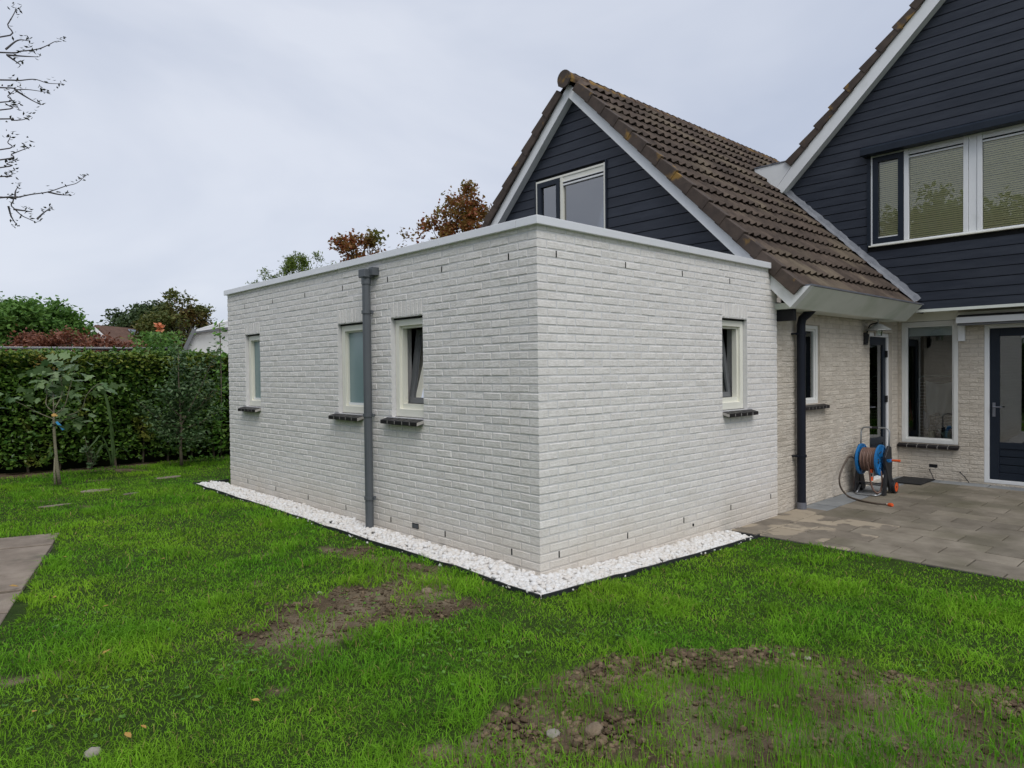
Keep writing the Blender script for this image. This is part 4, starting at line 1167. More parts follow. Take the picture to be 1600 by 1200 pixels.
reel = thing('hose_reel_cart', 'blue hose reel cart with brown hose standing against the beige wall', 'hose reel', (6.12, -.26, G))
HX, HZ, YA, YB = 6.08, G + .46, -.12, -.36
for y in (YA, YB):
    d = MB().disc((HX, y, HZ), (0, 1, 0), .045, .205, .012, 32); d.disc((HX, y, HZ), (0, 1, 0), .190, .208, .026, 32)
    dd = d.build('drum_disc', MAT['blue'], reel)
    rb = MB()
    for k in range(10):
        w = 2 * math.pi * k / 10; c, s = math.cos(w), math.sin(w)
        p0 = np.array((HX + .05 * c, y, HZ + .05 * s)); p1 = np.array((HX + .19 * c, y, HZ + .19 * s))
        rb.tube([p0 + (0, -.009, 0), p1 + (0, -.009, 0)], .006, 4); rb.tube([p0 + (0, .009, 0), p1 + (0, .009, 0)], .006, 4)
    rb.build('rib', MAT['blue'], dd)
    sl = MB()
    for k in range(5):
        w0 = 2 * math.pi * (k + .3) / 5
        for sgn in (-1, 1):
            sl.tube(arc((HX, y + sgn * .0075, HZ), .115, w0, w0 + .55, 5, (1, 0, 0), (0, 0, 1)), .010, 4)
    sl.build('slot', MAT['dark_plastic'], dd)
MB().tube([(HX, YA, HZ), (HX, YB, HZ)], .075, 16).build('drum', MAT['blue'], reel)
coil = []
turns = 9
for i in range(turns * 20 + 1):
    t = i / (turns * 20); a = 2 * math.pi * turns * t
    coil.append((HX + math.cos(a) * (.148 + .006 * math.sin(3.1 * t * 9)), YA - .022 - t * (abs(YB - YA) - .044), HZ + math.sin(a) * .148))
MB().tube(coil, .0135, 6).build('hose_coil', MAT['hose'], reel, smooth=True)
coil2 = [(HX + math.cos(a) * .126, YA - .03 - (a / (2 * math.pi * 8)) * (abs(YB - YA) - .06), HZ + math.sin(a) * .126) for a in np.linspace(0, 2 * math.pi * 8, 140)]
MB().tube(coil2, .0135, 5).build('hose_coil', MAT['hose'], reel, smooth=True)
for y, s in ((YA + .045, 1), (YB - .045, -1)):
    MB().prism([(6.02, y, HZ + .05), (6.06, y, HZ + .09), (6.16, y, HZ + .19), (6.24, y, HZ + .17), (6.27, y, HZ - .06), (6.26, y, HZ - .20), (6.35, y, G + .06), (6.33, y, G + .02), (6.22, y, G + .02),
                (6.12, y, HZ - .24), (6.03, y, HZ - .06)], (0, .035 * s, 0)).build('side_frame', MAT['dark_plastic'], reel, bevel=.006)
    MB().prism([(5.99, y, G + .0), (6.08, y, G + .0), (6.12, y, HZ - .12), (6.06, y, HZ - .12)], (0, .028 * s, 0)).build('support', MAT['dark_plastic'], reel)
    wy = y + .05 * s
    wh = MB().disc((6.31, wy, G + .088), (0, 1, 0), .055, .088, .045, 24).build('wheel', MAT['dark_plastic'], reel, bevel=.006)
    MB().disc((6.31, wy, G + .088), (0, 1, 0), .001, .062, .050, 24).build('rim', MAT['orange'], wh)
    MB().disc((6.31, wy, G + .088), (0, 1, 0), .001, .012, .056, 12).build('hub_cap', MAT['dark_plastic'], wh)
MB().tube([(6.31, YA + .09, G + .088), (6.31, YB - .09, G + .088)], .010, 8).build('axle', MAT['steel'], reel)
hp = [(6.20, YA + .06, HZ + .10), (6.22, YA + .06, G + .80)] + arc((6.225, YA - .0, G + .82), .06, 0, math.pi / 2, 6, (0, 1, 0), (0, 0, 1))[0:] + \
     arc((6.225, YB + .0, G + .82), .06, math.pi / 2, math.pi, 6, (0, 1, 0), (0, 0, 1)) + [(6.22, YB - .06, G + .80), (6.20, YB - .06, HZ + .10)]
hd = MB().tube(hp, .0115, 8).build('push_handle', MAT['steel'], reel, smooth=True)
MB().tube([(6.225, -.20, G + .88), (6.225, -.28, G + .88)], .0145, 8).build('grip', MAT['dark_plastic'], hd)
ft = [(6.10, YA + .03, G + .10), (6.02, YA + .03, G + .03), (5.93, YA + .02, G + .014)] + arc((5.93, YA - .03, G + .014), .05, math.pi / 2, math.pi, 5, (1, 0, 0), (0, 1, 0)) + \
     arc((5.93, YB + .03, G + .014), .05, math.pi, 1.5 * math.pi, 5, (1, 0, 0), (0, 1, 0)) + [(5.93, YB - .02, G + .014), (6.02, YB - .03, G + .03), (6.10, YB - .03, G + .10)]
MB().tube(ft, .0115, 8).build('foot_tube', MAT['steel'], reel, smooth=True)
MB().tube([(5.99, YA + .04, G + .16), (5.99, YB - .04, G + .16)], .009, 6).build('cross_bar', MAT['dark_plastic'], reel)
cr_ = MB().tube([(HX, YB - .06, HZ), (HX, YB - .10, HZ), (HX + .02, YB - .105, HZ + .0)], .018, 8); cr_.box(HX - .02, HX + .09, YB - .115, YB - .095, HZ - .018, HZ + .018)
cr_ = cr_.build('crank', MAT['blue'], reel)
MB().tube([(HX + .07, YB - .115, HZ), (HX + .07, YB - .215, HZ + .002)], [.014, .017], 10).build('crank_grip', MAT['orange'], cr_)
MB().tube(spline([(HX - .15, -.25, HZ - .02), (5.94, -.27, G + .30), (5.945, -.29, G + .14), (5.97, -.33, G + .045), (6.02, -.37, G + .05), (6.06, -.385, G + .18), (6.05, -.37, G + .32)], 8), .0125, 7).build('hose_loop', MAT['hose'], reel, smooth=True)
lp = [(6.0, -.09, HZ - .02)] + [unproject(px, py, 1, yy) for px, py, yy in ((1328, 713, -.07), (1320, 724, -.06), (1313, 740, -.05), (1311.5, 752, -.05), (1315, 764, -.06))] + \
     [unproject(px, py, 2, G + .012) for px, py in ((1326, 775.5), (1345, 782), (1368, 786.5), (1386, 788))]
MB().tube(spline(lp, 8), .0115, 7).build('loose_hose', MAT['hose_dark'], reel, smooth=True)
e0 = unproject(1386, 788, 2, G + .012); e1 = unproject(1388, 788.3, 2, G + .014); dr_ = (e1 - e0) / np.linalg.norm(e1 - e0)
MB().tube([e0 - dr_ * .01, e0 + dr_ * .03], .014, 10).build('hose_collar', MAT['bottle'], reel)
MB().tube([e0 + dr_ * .03, e0 + dr_ * .05, e0 + dr_ * .09, e0 + dr_ * .10], [.018, .024, .022, .016], 10).build('hose_connector', MAT['orange'], reel)
nz_ = MB().tube([(5.985, -.28, G + .20), (5.985, -.28, G + .34)], .026, 10).build('nozzle', MAT['bottle'], reel)
MB().tube([(5.960, -.283, G + .30), (5.962, -.283, G + .345)], .022, 10).build('nozzle_tip', MAT['orange'], nz_)
MB().tube([(5.958, -.283, G + .195), (5.960, -.283, G + .245)], .024, 10).build('nozzle_tip', MAT['orange'], nz_)
MB().tube([(5.958, -.283, G + .255), (5.960, -.283, G + .285)], .014, 10).build('nozzle_valve', MAT['dark_plastic'], nz_)

lamp = thing('wall_lamp', 'grey barn style wall lamp with glass on the beige wall beside the door', 'lamp', (6.65, YO, 1.95))
LY, LZ = -.13, 2.10
MAT['lamp'] = material('weathered_lamp_metal', (0.22, 0.23, 0.22), (0.32, 0.33, 0.32), rough=.5, metal=.3, scale=12)
MB().tube(spline([(6.65, YO - .02, 1.99), (6.65, YO - .04, 2.08), (6.65, YO - .08, 2.16), (6.65, LY, 2.185)], 6), .011, 7).build('arm', MAT['dark_plastic'], lamp)
bp_ = MB().tube([(6.65, YO - .03, 1.90), (6.65, YO - .03, 2.03)], [.02, .035], 8); bp_.box(6.61, 6.69, YO - .03, YO + .002, 1.88, 2.05); bp_.build('wall_plate', MAT['dark_plastic'], lamp)
MB().tube([(6.65, LY, 2.225), (6.65, LY, 2.17), (6.65, LY, 2.165), (6.65, LY, 2.14), (6.65, LY, 2.085), (6.65, LY, 2.075)], [.008, .010, .045, .085, .165, .168], 20).build('lamp_shade', MAT['lamp'], lamp, smooth=False)
MB().tube([(6.65, LY, 2.074), (6.65, LY, 2.0)], [.058, .05], 14).build('lamp_glass', MAT['glass'], lamp)
MB().tube([(6.65, LY, 2.07), (6.65, LY, 2.02)], [.016, .022], 10).build('bulb', MAT['white'], lamp)

awn = thing('awning', 'retracted white awning cassette mounted above the dark patio door', 'awning', (XH, -.82, 2.1))
MB().prism([(XH - .03, -.815, 2.17), (XH - .22, -.815, 2.17), (XH - .27, -.815, 2.20), (XH - .27, -.815, 2.265), (XH - .20, -.815, 2.30), (XH - .03, -.815, 2.30)], (0, -3.4, 0)).build('cassette', MAT['dark_plastic'], awn)
MB().box(XH - .30, XH - .272, -4.2, -.81, 2.175, 2.262).build('front_bar', MAT['white'], awn, bevel=.006)
MB().box(XH - .268, XH - .10, -4.2, -.82, 2.145, 2.168).build('fabric_roll', MAT['grey_sash'], awn)
MB().box(XH - .06, XH - .004, -.86, -.775, 1.925, 2.165).build('bracket', MAT['white'], awn, bevel=.006)
MB().box(XH - .10, XH - .004, -4.2, -.79, 2.305, 2.345).build('cover_strip', MAT['cream'], awn)

MAT['rubber'] = material('black_rubber_mat', (0.008, 0.008, 0.009), (0.015, 0.015, 0.015), rough=.85, scale=60, bump=.8, bscale=160, bdist=.006)
mt = MB().box(7.22, 7.88, -.50, -.07, G + .004, G + .02).build('doormat', MAT['rubber'], bevel=.004)
tag(mt, 'black rubber doormat on the patio below the tall window', 'doormat')
for (y0, y1, lab) in ((-.40, -.47, 'short thin metal hook leaning on wall under the tall window vent'), (-.80, -.93, 'thin metal hook leaning on wall near the dark patio door')):
    t_ = MB().tube([(XH - .01, y0, .0), (XH - .03, y0 + .01, .005), (XH - .06, (y0 + y1) / 2, -.06), (XH - .10, y1, G + .006)], .006, 6)
    tag(t_.build('metal_hook', MAT['dark_plastic']), lab, 'hook', 'metal hooks at the foot of the patio wall')

# things seen through the tall window
MB().box(XH + .10, XH + .40, -.78, .02, .42, .452).build('inner_sill', MAT['white'], big)
MAT['wire'] = material('white_wire', (0.55, 0.56, 0.56), rough=.4)
def U9(px, py, x=9.1): return unproject(px, py, 0, x)
rack = thing('laundry_rack', 'white wire laundry rack standing indoors behind the tall window', 'laundry rack', tuple(U9(1462, 690)))
q0, q1 = U9(1436, 588), U9(1506, 690)
yl, yr, zt_, zb_ = q0[1], q1[1], q0[2], -.11
MB().tube([(9.1, yl, zb_), (9.1, yl, zt_ - .05), (9.1, yl - .05, zt_), (9.1, yr + .05, zt_), (9.1, yr, zt_ - .05), (9.1, yr, zb_)], .011, 7).build('frame', MAT['wire'], rack)
k = 0
while zt_ - .10 - k * .055 > .2:
    MB().tube([(9.1, yl, zt_ - .10 - k * .055), (9.1, yr, zt_ - .10 - k * .055)], .0035, 4).build('rail', MAT['wire'], rack); k += 1
MAT['cloth'] = material('white_cloth', (0.55, 0.56, 0.57), rough=.9, scale=5)
def cloth(name, lab, pts, x, mat, cat):
    """hanging sheet with folds; pts are its four corners"""
    A, B, C_, D_ = [np.asarray(p) for p in pts]; n = 14; V = []; F = []
    for side in (0, 1):
        for i in range(n + 1):
            for j in range(n + 1):
                u, w = i / n, j / n
                p = (A * (1 - u) + B * u) * (1 - w) + (D_ * (1 - u) + C_ * u) * w
                p = p + np.array([-.035 * math.sin(u * 9 + w * 2) * (.3 + w) - .012 * side, 0, -.05 * math.sin(math.pi * u) * (1 - w) - .03 * math.sin(u * 13) * w])
                V.append(p)
    m = (n + 1) ** 2
    for side in (0, 1):
        for i in range(n):
            for j in range(n):
                a = side * m + i * (n + 1) + j; F.append((a, a + 1, a + n + 2, a + n + 1) if side else (a, a + n + 1, a + n + 2, a + 1))
    return tag(MB().add(V, F).build(name, mat, smooth=True), lab, cat)
cloth('cloth', 'white cloth draped over the laundry rack behind the tall window', [U9(1446, 594, 9.05), U9(1489, 596, 9.05), U9(1489, 648, 9.05), U9(1450, 646, 9.05)], 9.05, MAT['cloth'], 'cloth')
MAT['cloth_blue'] = material('bluish_cloth', (0.40, 0.43, 0.52), rough=.9); MAT['cloth_red'] = material('red_cloth', (0.36, 0.06, 0.07), rough=.9)
cloth('cloth', 'small bluish cloth hanging low on the laundry rack', [U9(1443, 640, 9.0), U9(1451, 640, 9.0), U9(1453, 672, 9.0), U9(1445, 668, 9.0)], 9.0, MAT['cloth_blue'], 'cloth')
cloth('cloth', 'red cloth hanging indoors at the left edge of the tall window', [U9(1419, 620, 8.8), U9(1423, 622, 8.8), U9(1425, 659, 8.8), U9(1419, 659, 8.8)], 8.8, MAT['cloth_red'], 'cloth')
wc = unproject(1482, 684, 0, XH + .22); WZ = .453
can = thing('watering_can', 'pale green watering can on the inner sill of the tall window', 'watering can', (wc[0], wc[1], WZ))
MAT['can'] = plastic('pale_green_plastic', (0.34, 0.40, 0.33))
MB().tube([(wc[0], wc[1], WZ), (wc[0], wc[1], WZ + .13)], [.07, .06], 14).build('body', MAT['can'], can)
MB().tube([(wc[0], wc[1] + .05, WZ + .04), (wc[0], wc[1] + .14, WZ + .15)], [.016, .01], 8).build('spout', MAT['can'], can)
MB().tube(spline([(wc[0], wc[1] + .04, WZ + .12), (wc[0], wc[1] + .02, WZ + .19), (wc[0], wc[1] - .05, WZ + .18), (wc[0], wc[1] - .075, WZ + .08)], 6), .009, 6).build('handle', MAT['can'], can)
pc_ = unproject(1456, 684, 0, XH + .22)
pot = thing('flower_pot', 'green flower pot with bare stalks on the inner sill of the tall window', 'flower pot', (pc_[0], pc_[1], WZ))
MAT['pot'] = plastic('olive_pot', (0.11, 0.14, 0.04))
MB().tube([(pc_[0], pc_[1], WZ), (pc_[0], pc_[1], WZ + .12)], [.045, .06], 12).build('pot', MAT['pot'], pot)
for i in range(4):
    MB().tube([(pc_[0], pc_[1] + .02 * (i - 1.5), WZ + .10), (pc_[0] + .03, pc_[1] + .02 * (i - 1.5) - .06 + .02 * i, WZ + .30 + .05 * (i % 2))], .005, 5).build('stalk', MAT['hose'], pot)

# ------------------------------------------------------------------ vegetation
MAT['bark'] = material('grey_brown_bark', (0.10, 0.08, 0.055), (0.17, 0.14, 0.10), rough=.9, scale=14, bump=.6, bscale=40, bdist=.01)
MAT['bark_pale'] = material('pale_young_bark', (0.17, 0.155, 0.10), (0.26, 0.235, 0.16), rough=.85, scale=18, bump=.5, bscale=30, bdist=.006, stretch=(1, 1, 3))
MAT['twig'] = material('dark_twig', (0.06, 0.055, 0.058), (0.09, 0.082, 0.08), rough=.9, scale=20)
MAT['grass'] = None

def grass_material(name, lo, hi, yel):
    m = bpy.data.materials.new(name); m.use_nodes = True
    N, L = m.node_tree.nodes, m.node_tree.links
    b = N['Principled BSDF']; out = N['Material Output']; b.inputs['Roughness'].default_value = .65; b.inputs['Specular IOR Level'].default_value = .12
    geo = N.new('ShaderNodeNewGeometry'); at = N.new('ShaderNodeAttribute'); at.attribute_name = 'tint'
    n1 = N.new('ShaderNodeTexNoise'); n1.inputs['Scale'].default_value = .8; n1.inputs['Detail'].default_value = 5; L.new(geo.outputs['Position'], n1.inputs[0])
    mr = N.new('ShaderNodeMapRange'); mr.inputs[1].default_value = .36; mr.inputs[2].default_value = .66; L.new(n1.outputs[0], mr.inputs[0])
    m1 = N.new('ShaderNodeMix'); m1.data_type = 'RGBA'; L.new(at.outputs['Fac'], m1.inputs[0]); m1.inputs[6].default_value = (*lo, 1); m1.inputs[7].default_value = (*hi, 1)
    ml = N.new('ShaderNodeMath'); ml.operation = 'MULTIPLY'; ml.inputs[1].default_value = .85; L.new(mr.outputs[0], ml.inputs[0])
    m2 = N.new('ShaderNodeMix'); m2.data_type = 'RGBA'; L.new(ml.outputs[0], m2.inputs[0]); L.new(m1.outputs[2], m2.inputs[6]); m2.inputs[7].default_value = (*yel, 1)
    n2 = N.new('ShaderNodeTexNoise'); n2.inputs['Scale'].default_value = 3.1; n2.inputs['Detail'].default_value = 4; L.new(geo.outputs['Position'], n2.inputs[0])
    r2 = N.new('ShaderNodeMapRange'); r2.inputs[1].default_value = .35; r2.inputs[2].default_value = .65; r2.inputs[3].default_value = .82; r2.inputs[4].default_value = 1.2; L.new(n2.outputs[0], r2.inputs[0])
    hs = N.new('ShaderNodeHueSaturation'); L.new(m2.outputs[2], hs.inputs['Color']); L.new(r2.outputs[0], hs.inputs['Value'])
    dd_ = N.new('ShaderNodeMath'); dd_.operation = 'GREATER_THAN'; dd_.inputs[1].default_value = .972; L.new(geo.outputs['Random Per Island'], dd_.inputs[0])
    m3 = N.new('ShaderNodeMix'); m3.data_type = 'RGBA'; L.new(dd_.outputs[0], m3.inputs[0]); L.new(hs.outputs[0], m3.inputs[6]); m3.inputs[7].default_value = (.40, .34, .12, 1)
    m2 = m3
    L.new(m2.outputs[2], b.inputs['Base Color'])
    tr = N.new('ShaderNodeBsdfTranslucent'); L.new(m2.outputs[2], tr.inputs[0])
    ms = N.new('ShaderNodeMixShader'); ms.inputs[0].default_value = .35; L.new(b.outputs[0], ms.inputs[1]); L.new(tr.outputs[0], ms.inputs[2]); L.new(ms.outputs[0], out.inputs[0])
    return m
MAT['grass'] = grass_material('lawn_grass', (0.076, 0.245, 0.014), (0.200, 0.475, 0.032), (0.265, 0.475, 0.030))
MAT['sprout'] = grass_material('young_grass', (0.095, 0.290, 0.016), (0.21, 0.46, 0.034), (0.23, 0.42, 0.03))

def blades(P, h, w, lean, rng, curve=.5):
    """5-vertex blades: P (n,3) roots"""
    n = len(P); a = rng.uniform(0, 2 * math.pi, n); b = rng.uniform(0, 2 * math.pi, n)
    side = np.stack([np.cos(a), np.sin(a), np.zeros(n)], 1) * w[:, None] / 2
    ld = np.stack([np.cos(b), np.sin(b), np.zeros(n)], 1) * (lean * h)[:, None]
    up = np.stack([np.zeros(n), np.zeros(n), h], 1)
    mid = P + up * .55 + ld * .35; tip = P + up * (1 - .35 * np.clip(lean, 0, 1))[:, None] + ld
    V = np.stack([P - side, P + side, mid - side * .8, mid + side * .8, tip], 1).reshape(-1, 3)
    o = (np.arange(n) * 5)[:, None]
    F = np.concatenate([o + [0, 1, 3], o + [0, 3, 2], o + [2, 3, 4]], 0)
    return V, F

def lawn_points(density, far_pow, x0, x1, y0, y1, rng):
    out = []
    for i in np.arange(x0, x1, .5):
        for j in np.arange(y0, y1, .5):
            c = np.array([i + .25, j + .25, 0]); v = c - CAM; f = v @ FWD; r = v @ RIGHT
            if f < .6 or abs(r) > .84 * f + 1.2: continue
            d = max(1.8, np.hypot(v[0], v[1]))
            n = rng.poisson(density * .25 * min(1, (2.8 / d)) ** far_pow)
            out.append(np.stack([rng.uniform(i, i + .5, n), rng.uniform(j, j + .5, n)], 1))
    return np.concatenate(out)
rg = np.random.default_rng(21)
pts = lawn_points(11500, 1.2, -6, 3, -5, 9.6, rg)
x, y = pts[:, 0], pts[:, 1]
keep = ~no_grass(x, y)
bare_p, seed_p = soil_masks(x, y)
clump = fbm(x + 30, y + 30, 5.5, 61); thick = fbm(x + 30, y + 30, 1.4, 71)
thin = np.clip(1.0 - bare_p * (.97 - .45 * (clump > .48)), 0, 1) * np.where(seed_p < .5, 1, .05 + .30 * (clump > .58)) * np.clip(.45 + 1.2 * (thick - .25), .35, 1)
dn = np.hypot(x - CAM[0], y - CAM[1])
keep &= rg.random(len(x)) < thin
x, y, clump, thick, dn = x[keep], y[keep], clump[keep], thick[keep], dn[keep]
n = len(x); long_ = sstep(.48, .66, fbm(x + 11, y + 4, 2.4, 81))
h = rg.uniform(.022, .050, n) * (.75 + .5 * clump) * (.85 + 1.0 * long_)
near_patio = sstep(1.9, 2.7, x); h *= 1 - .25 * near_patio
w = rg.uniform(.0028, .0050, n) * np.clip(dn / 3.2, 1, 2.6) ** .8
lean = rg.uniform(.15, 1.5, n)
P3 = np.stack([x, y, ground_z(x, y) - .006], 1)
V, F = blades(P3, h, w, lean, rg)
tint = np.repeat(np.clip(rg.normal(.45, .28, n), 0, 1), 5)
gobj = raw_mesh('grass', V, F, MAT['grass'], attrs={'tint': tint})
tag(gobj, 'short uneven green lawn grass', 'grass', kind='stuff')

pts = lawn_points(19000, 1.0, -3, 1.6, -5, -.9, rg)
x, y = pts[:, 0], pts[:, 1]
bare_p, seed_p = soil_masks(x, y); cb = clod_band(x, y)
dens = seed_p * np.clip((fbm(x + 5, y + 8, 2.2, 91) - .30) * 2.8, .14, 1) * (1 - .75 * cb)
keep = (rg.random(len(x)) < dens) & ~no_grass(x, y)
x, y = x[keep], y[keep]; n = len(x)
P3 = np.stack([x, y, ground_z(x, y) - .015], 1)
V, F = blades(P3, rg.uniform(.03, .085, n), rg.uniform(.0022, .0036, n), rg.uniform(.0, .35, n), rg)
so = raw_mesh('young_grass', V, F, MAT['sprout'], attrs={'tint': np.repeat(rg.random(n), 5)})
tag(so, 'thin newly sown grass sprouting from raked earth', 'grass', kind='stuff')

# broad-leaved weeds
wp = []
for (px, py, r, c) in [(700, 1010, .28, 26), (640, 1020, .25, 18), (890, 1000, .2, 12), (400, 1050, .3, 18), (1010, 985, .2, 12), (560, 950, .3, 16), (1215, 1030, .12, 8), (1440, 1045, .15, 8), (330, 1090, .3, 14),
                       (120, 1100, .5, 20), (60, 1150, .4, 14), (270, 880, .5, 16), (480, 830, .3, 12), (760, 1060, .4, 16), (1130, 950, .4, 10), (150, 990, .5, 18)]:
    p = unproject(px, py, 2, -.06)
    for _ in range(c): wp.append((p[0] + rg.normal(0, r * .5), p[1] + rg.normal(0, r * .5)))
wv, wf = [], []
for (a, b) in wp:
    z = float(ground_z(a, b)); k = int(rg.integers(4, 8)); hh = rg.uniform(.018, .04)
    for i in range(k):
        w = rg.uniform(0, 6.28); l = rg.uniform(.008, .020); wd = l * .5; t = rg.uniform(.1, .6)
        d = np.array([math.cos(w), math.sin(w), t]); s = np.array([-math.sin(w), math.cos(w), 0]) * wd
        c = np.array([a, b, z + hh]); o_ = len(wv) 
        wv += [c, c + d * l * .55 + s, c + d * l * 1.1, c + d * l * .55 - s]; wf.append((o_, o_ + 1, o_ + 2, o_ + 3))
MAT['weed'] = leaf_material('weed_leaf', (0.070, 0.190, 0.018), (0.16, 0.33, 0.045), trans=.25)
weeds = raw_mesh('weeds', np.array(wv), np.array(wf), MAT['weed'])
tag(weeds, 'low clover and broad leaved weeds scattered through the lawn', 'weeds', kind='stuff')

# clods, crumbs and stones on the bare earth
MAT['clod'] = material('earth_clod', (0.075, 0.052, 0.032), (0.215, 0.160, 0.102), rough=1.0, scale=9, bump=.8, bscale=70, bdist=.012, rnd=.35, spec=.1)
cx_ = rg.uniform(-2.6, 1.0, 60000); cy_ = rg.uniform(-4.2, 1.9, 60000)
bp_, sp_ = soil_masks(cx_, cy_); cb_ = clod_band(cx_, cy_)
k = rg.random(60000) < np.clip(bp_ * .55 + sp_ * (.35 + .65 * cb_), 0, 1)
cx_, cy_, cb_ = cx_[k], cy_[k], cb_[k]
n = len(cx_); szc = rg.gamma(1.5, .0024, n) * (1 + 1.4 * cb_) + .0018; szc = np.minimum(szc, .019)
P_ = np.stack([cx_, cy_, ground_z(cx_, cy_) + szc * .15 - .004], 1); bigc = szc > .0085
parts_ = [scatter_stones('clod_part', P_[bigc], szc[bigc], MAT['clod'], 1, rg, flat=.62, lump=.28), scatter_stones('clod_part', P_[~bigc], szc[~bigc], MAT['clod'], 0, rg, flat=.7, lump=.3)]
vv, ff, nb = [], [], 0
for o in parts_:
    q = np.empty(len(o.data.vertices) * 3, np.float32); o.data.vertices.foreach_get('co', q); l = np.empty(len(o.data.loops), np.int32); o.data.loops.foreach_get('vertex_index', l)
    vv.append(q.reshape(-1, 3)); ff.append(l.reshape(-1, 3) + nb); nb += len(vv[-1]); bpy.data.objects.remove(o)
cl = raw_mesh('soil_clods', np.concatenate(vv), np.concatenate(ff), MAT['clod'], smooth=True)
tag(cl, 'loose crumbs and clods of brown earth on the bare patches', 'earth', kind='stuff')
MAT['stone'] = material('pale_stone', (0.24, 0.22, 0.175), (0.36, 0.33, 0.28), rough=.85, scale=18, bump=.5, bscale=50, bdist=.01)
MAT['stone_brown'] = material('brown_lump', (0.17, 0.125, 0.08), (0.26, 0.20, 0.135), rough=.95, scale=12, bump=.8, bscale=50, bdist=.015)
for (px, py, s, mt_, lab) in [(145, 1191, .036, 'stone', 'pale rounded stone half hidden in grass at the bottom left'), (927, 1156, .045, 'stone_brown', 'largest pale earth lump on the sown patch'),
                              (865, 1163, .026, 'stone', 'small whitish stone beside the largest earth lump'),
                              (1262, 1034, .017, 'stone', 'rounded pale stone at the rim of the sown patch'), (1238, 1030, .020, 'stone_brown', 'flat brown stone at the rim of the sown patch'),
                              (668, 935, .040, 'stone_brown', 'brown earth lump near the pebble strip'),
                              (700, 928, .030, 'stone_brown', 'smaller brown earth lump near the pebble strip'), (500, 934, .016, 'stone', 'tiny whitish stone on the worn patch'),]:
    p = unproject(px, py, 2, -.07); z = float(ground_z(p[0], p[1]))
    o = scatter_stones('stone' if mt_ == 'stone' else 'earth_lump', np.array([[0, 0, 0.0]]), np.array([s]), MAT[mt_], 2, rg, flat=.62, lump=.12)
    o.location = (p[0], p[1], z + s * .12); tag(o, lab, 'stone' if mt_ == 'stone' else 'earth lump')

# fallen leaves
MAT['dead_leaf'] = material('yellow_fallen_leaf', (0.42, 0.23, 0.03), (0.50, 0.30, 0.06), rough=.6, scale=30, rnd=.35, rnd_col=(0.20, 0.12, 0.06))
lv = [(0, 0, 0), (.35, .22, .05), (.7, .26, .08), (1.1, .0, .02), (.7, -.26, .10), (.35, -.22, .06)]
lme = MB().add(lv + [(a, b, c - .02) for a, b, c in lv], [(0, 1, 2, 3, 4, 5), (11, 10, 9, 8, 7, 6)]).mesh('fallen_leaf', MAT['dead_leaf'])
LEAF_LABELS = ['yellow fallen leaf in the grass right of the pale rounded stone', 'small yellow fallen leaf nearest the bottom left corner', 'pale yellow fallen leaf in mid lawn, farthest from the path', 'yellow fallen leaf at the right edge of the slab path',
    'orange fallen leaf in the grass just beside the slab path', 'pale fallen leaf in the grass beyond the far end of the path', 'yellow fallen leaf in the middle of the left lawn', 'pale brown fallen leaf below the near end of the path',
    'dull yellow fallen leaf in the lush left lawn', 'tiny fallen leaf just above the yellow one by the stone', 'brown fallen leaf in the grass near the clover', 'brown fallen leaf on the white pebbles, the farther one', 'brown fallen leaf on the white pebbles, the nearer one']
for i, (px, py, s) in enumerate([(205, 1170, .06), (57, 1122, .05), (250, 882, .06), (30, 927, .07), (104, 879, .06), (145, 846, .07), (171, 957, .06), (88, 945, .05), (173, 1027, .06), (229, 1154, .045),
                                 (393, 1110, .05), (453, 786, .06), (515, 805, .06)]):
    gz = -.04
    p = unproject(px, py, 2, gz)
    o = bpy.data.objects.new('fallen_leaf', lme); COL.objects.link(o)
    on_peb = i in (11, 12)
    o.location = (p[0], p[1], float(ground_z(p[0], p[1])) + (.045 if not on_peb else .05)); o.scale = (s * .8, s * .8, s * .8); o.rotation_euler = (rg.uniform(-.3, .3), rg.uniform(-.3, .3), rg.uniform(0, 6.28))
    tag(o, LEAF_LABELS[i], 'leaf', 'fallen leaves on the pebbles' if on_peb else 'fallen leaves in the lawn')

# ---- leaf cloud helper
def leaf_quads(C, size, rng, droop=.3, aspect=.62, bend=.18, face=None):
    """C (n,3) centres; folded rhombus leaves of 4 verts + tip"""
    n = len(C); a = rng.uniform(0, 2 * math.pi, n); e = rng.normal(-droop, .45, n)
    d = np.stack([np.cos(a) * np.cos(e), np.sin(a) * np.cos(e), np.sin(e)], 1)
    if face is not None:
        d = d + face * rng.uniform(.0, .9, n)[:, None]; d /= np.linalg.norm(d, axis=1)[:, None]
    rnd = rng.normal(0, 1, (n, 3)) * .55 + [0, 0, 1]
    s = np.cross(d, rnd); s /= np.linalg.norm(s, axis=1)[:, None] + 1e-9
    nn = np.cross(s, d)
    L = size[:, None]
    b0 = C - d * L * .5; t = C + d * L * .5; l = C + s * L * aspect * .5 - nn * L * bend * .5; r = C - s * L * aspect * .5 - nn * L * bend * .5
    V = np.stack([b0, l, t, r], 1).reshape(-1, 3); o = (np.arange(n) * 4)[:, None]
    return V, np.concatenate([o + [0, 1, 2], o + [0, 2, 3]], 0)

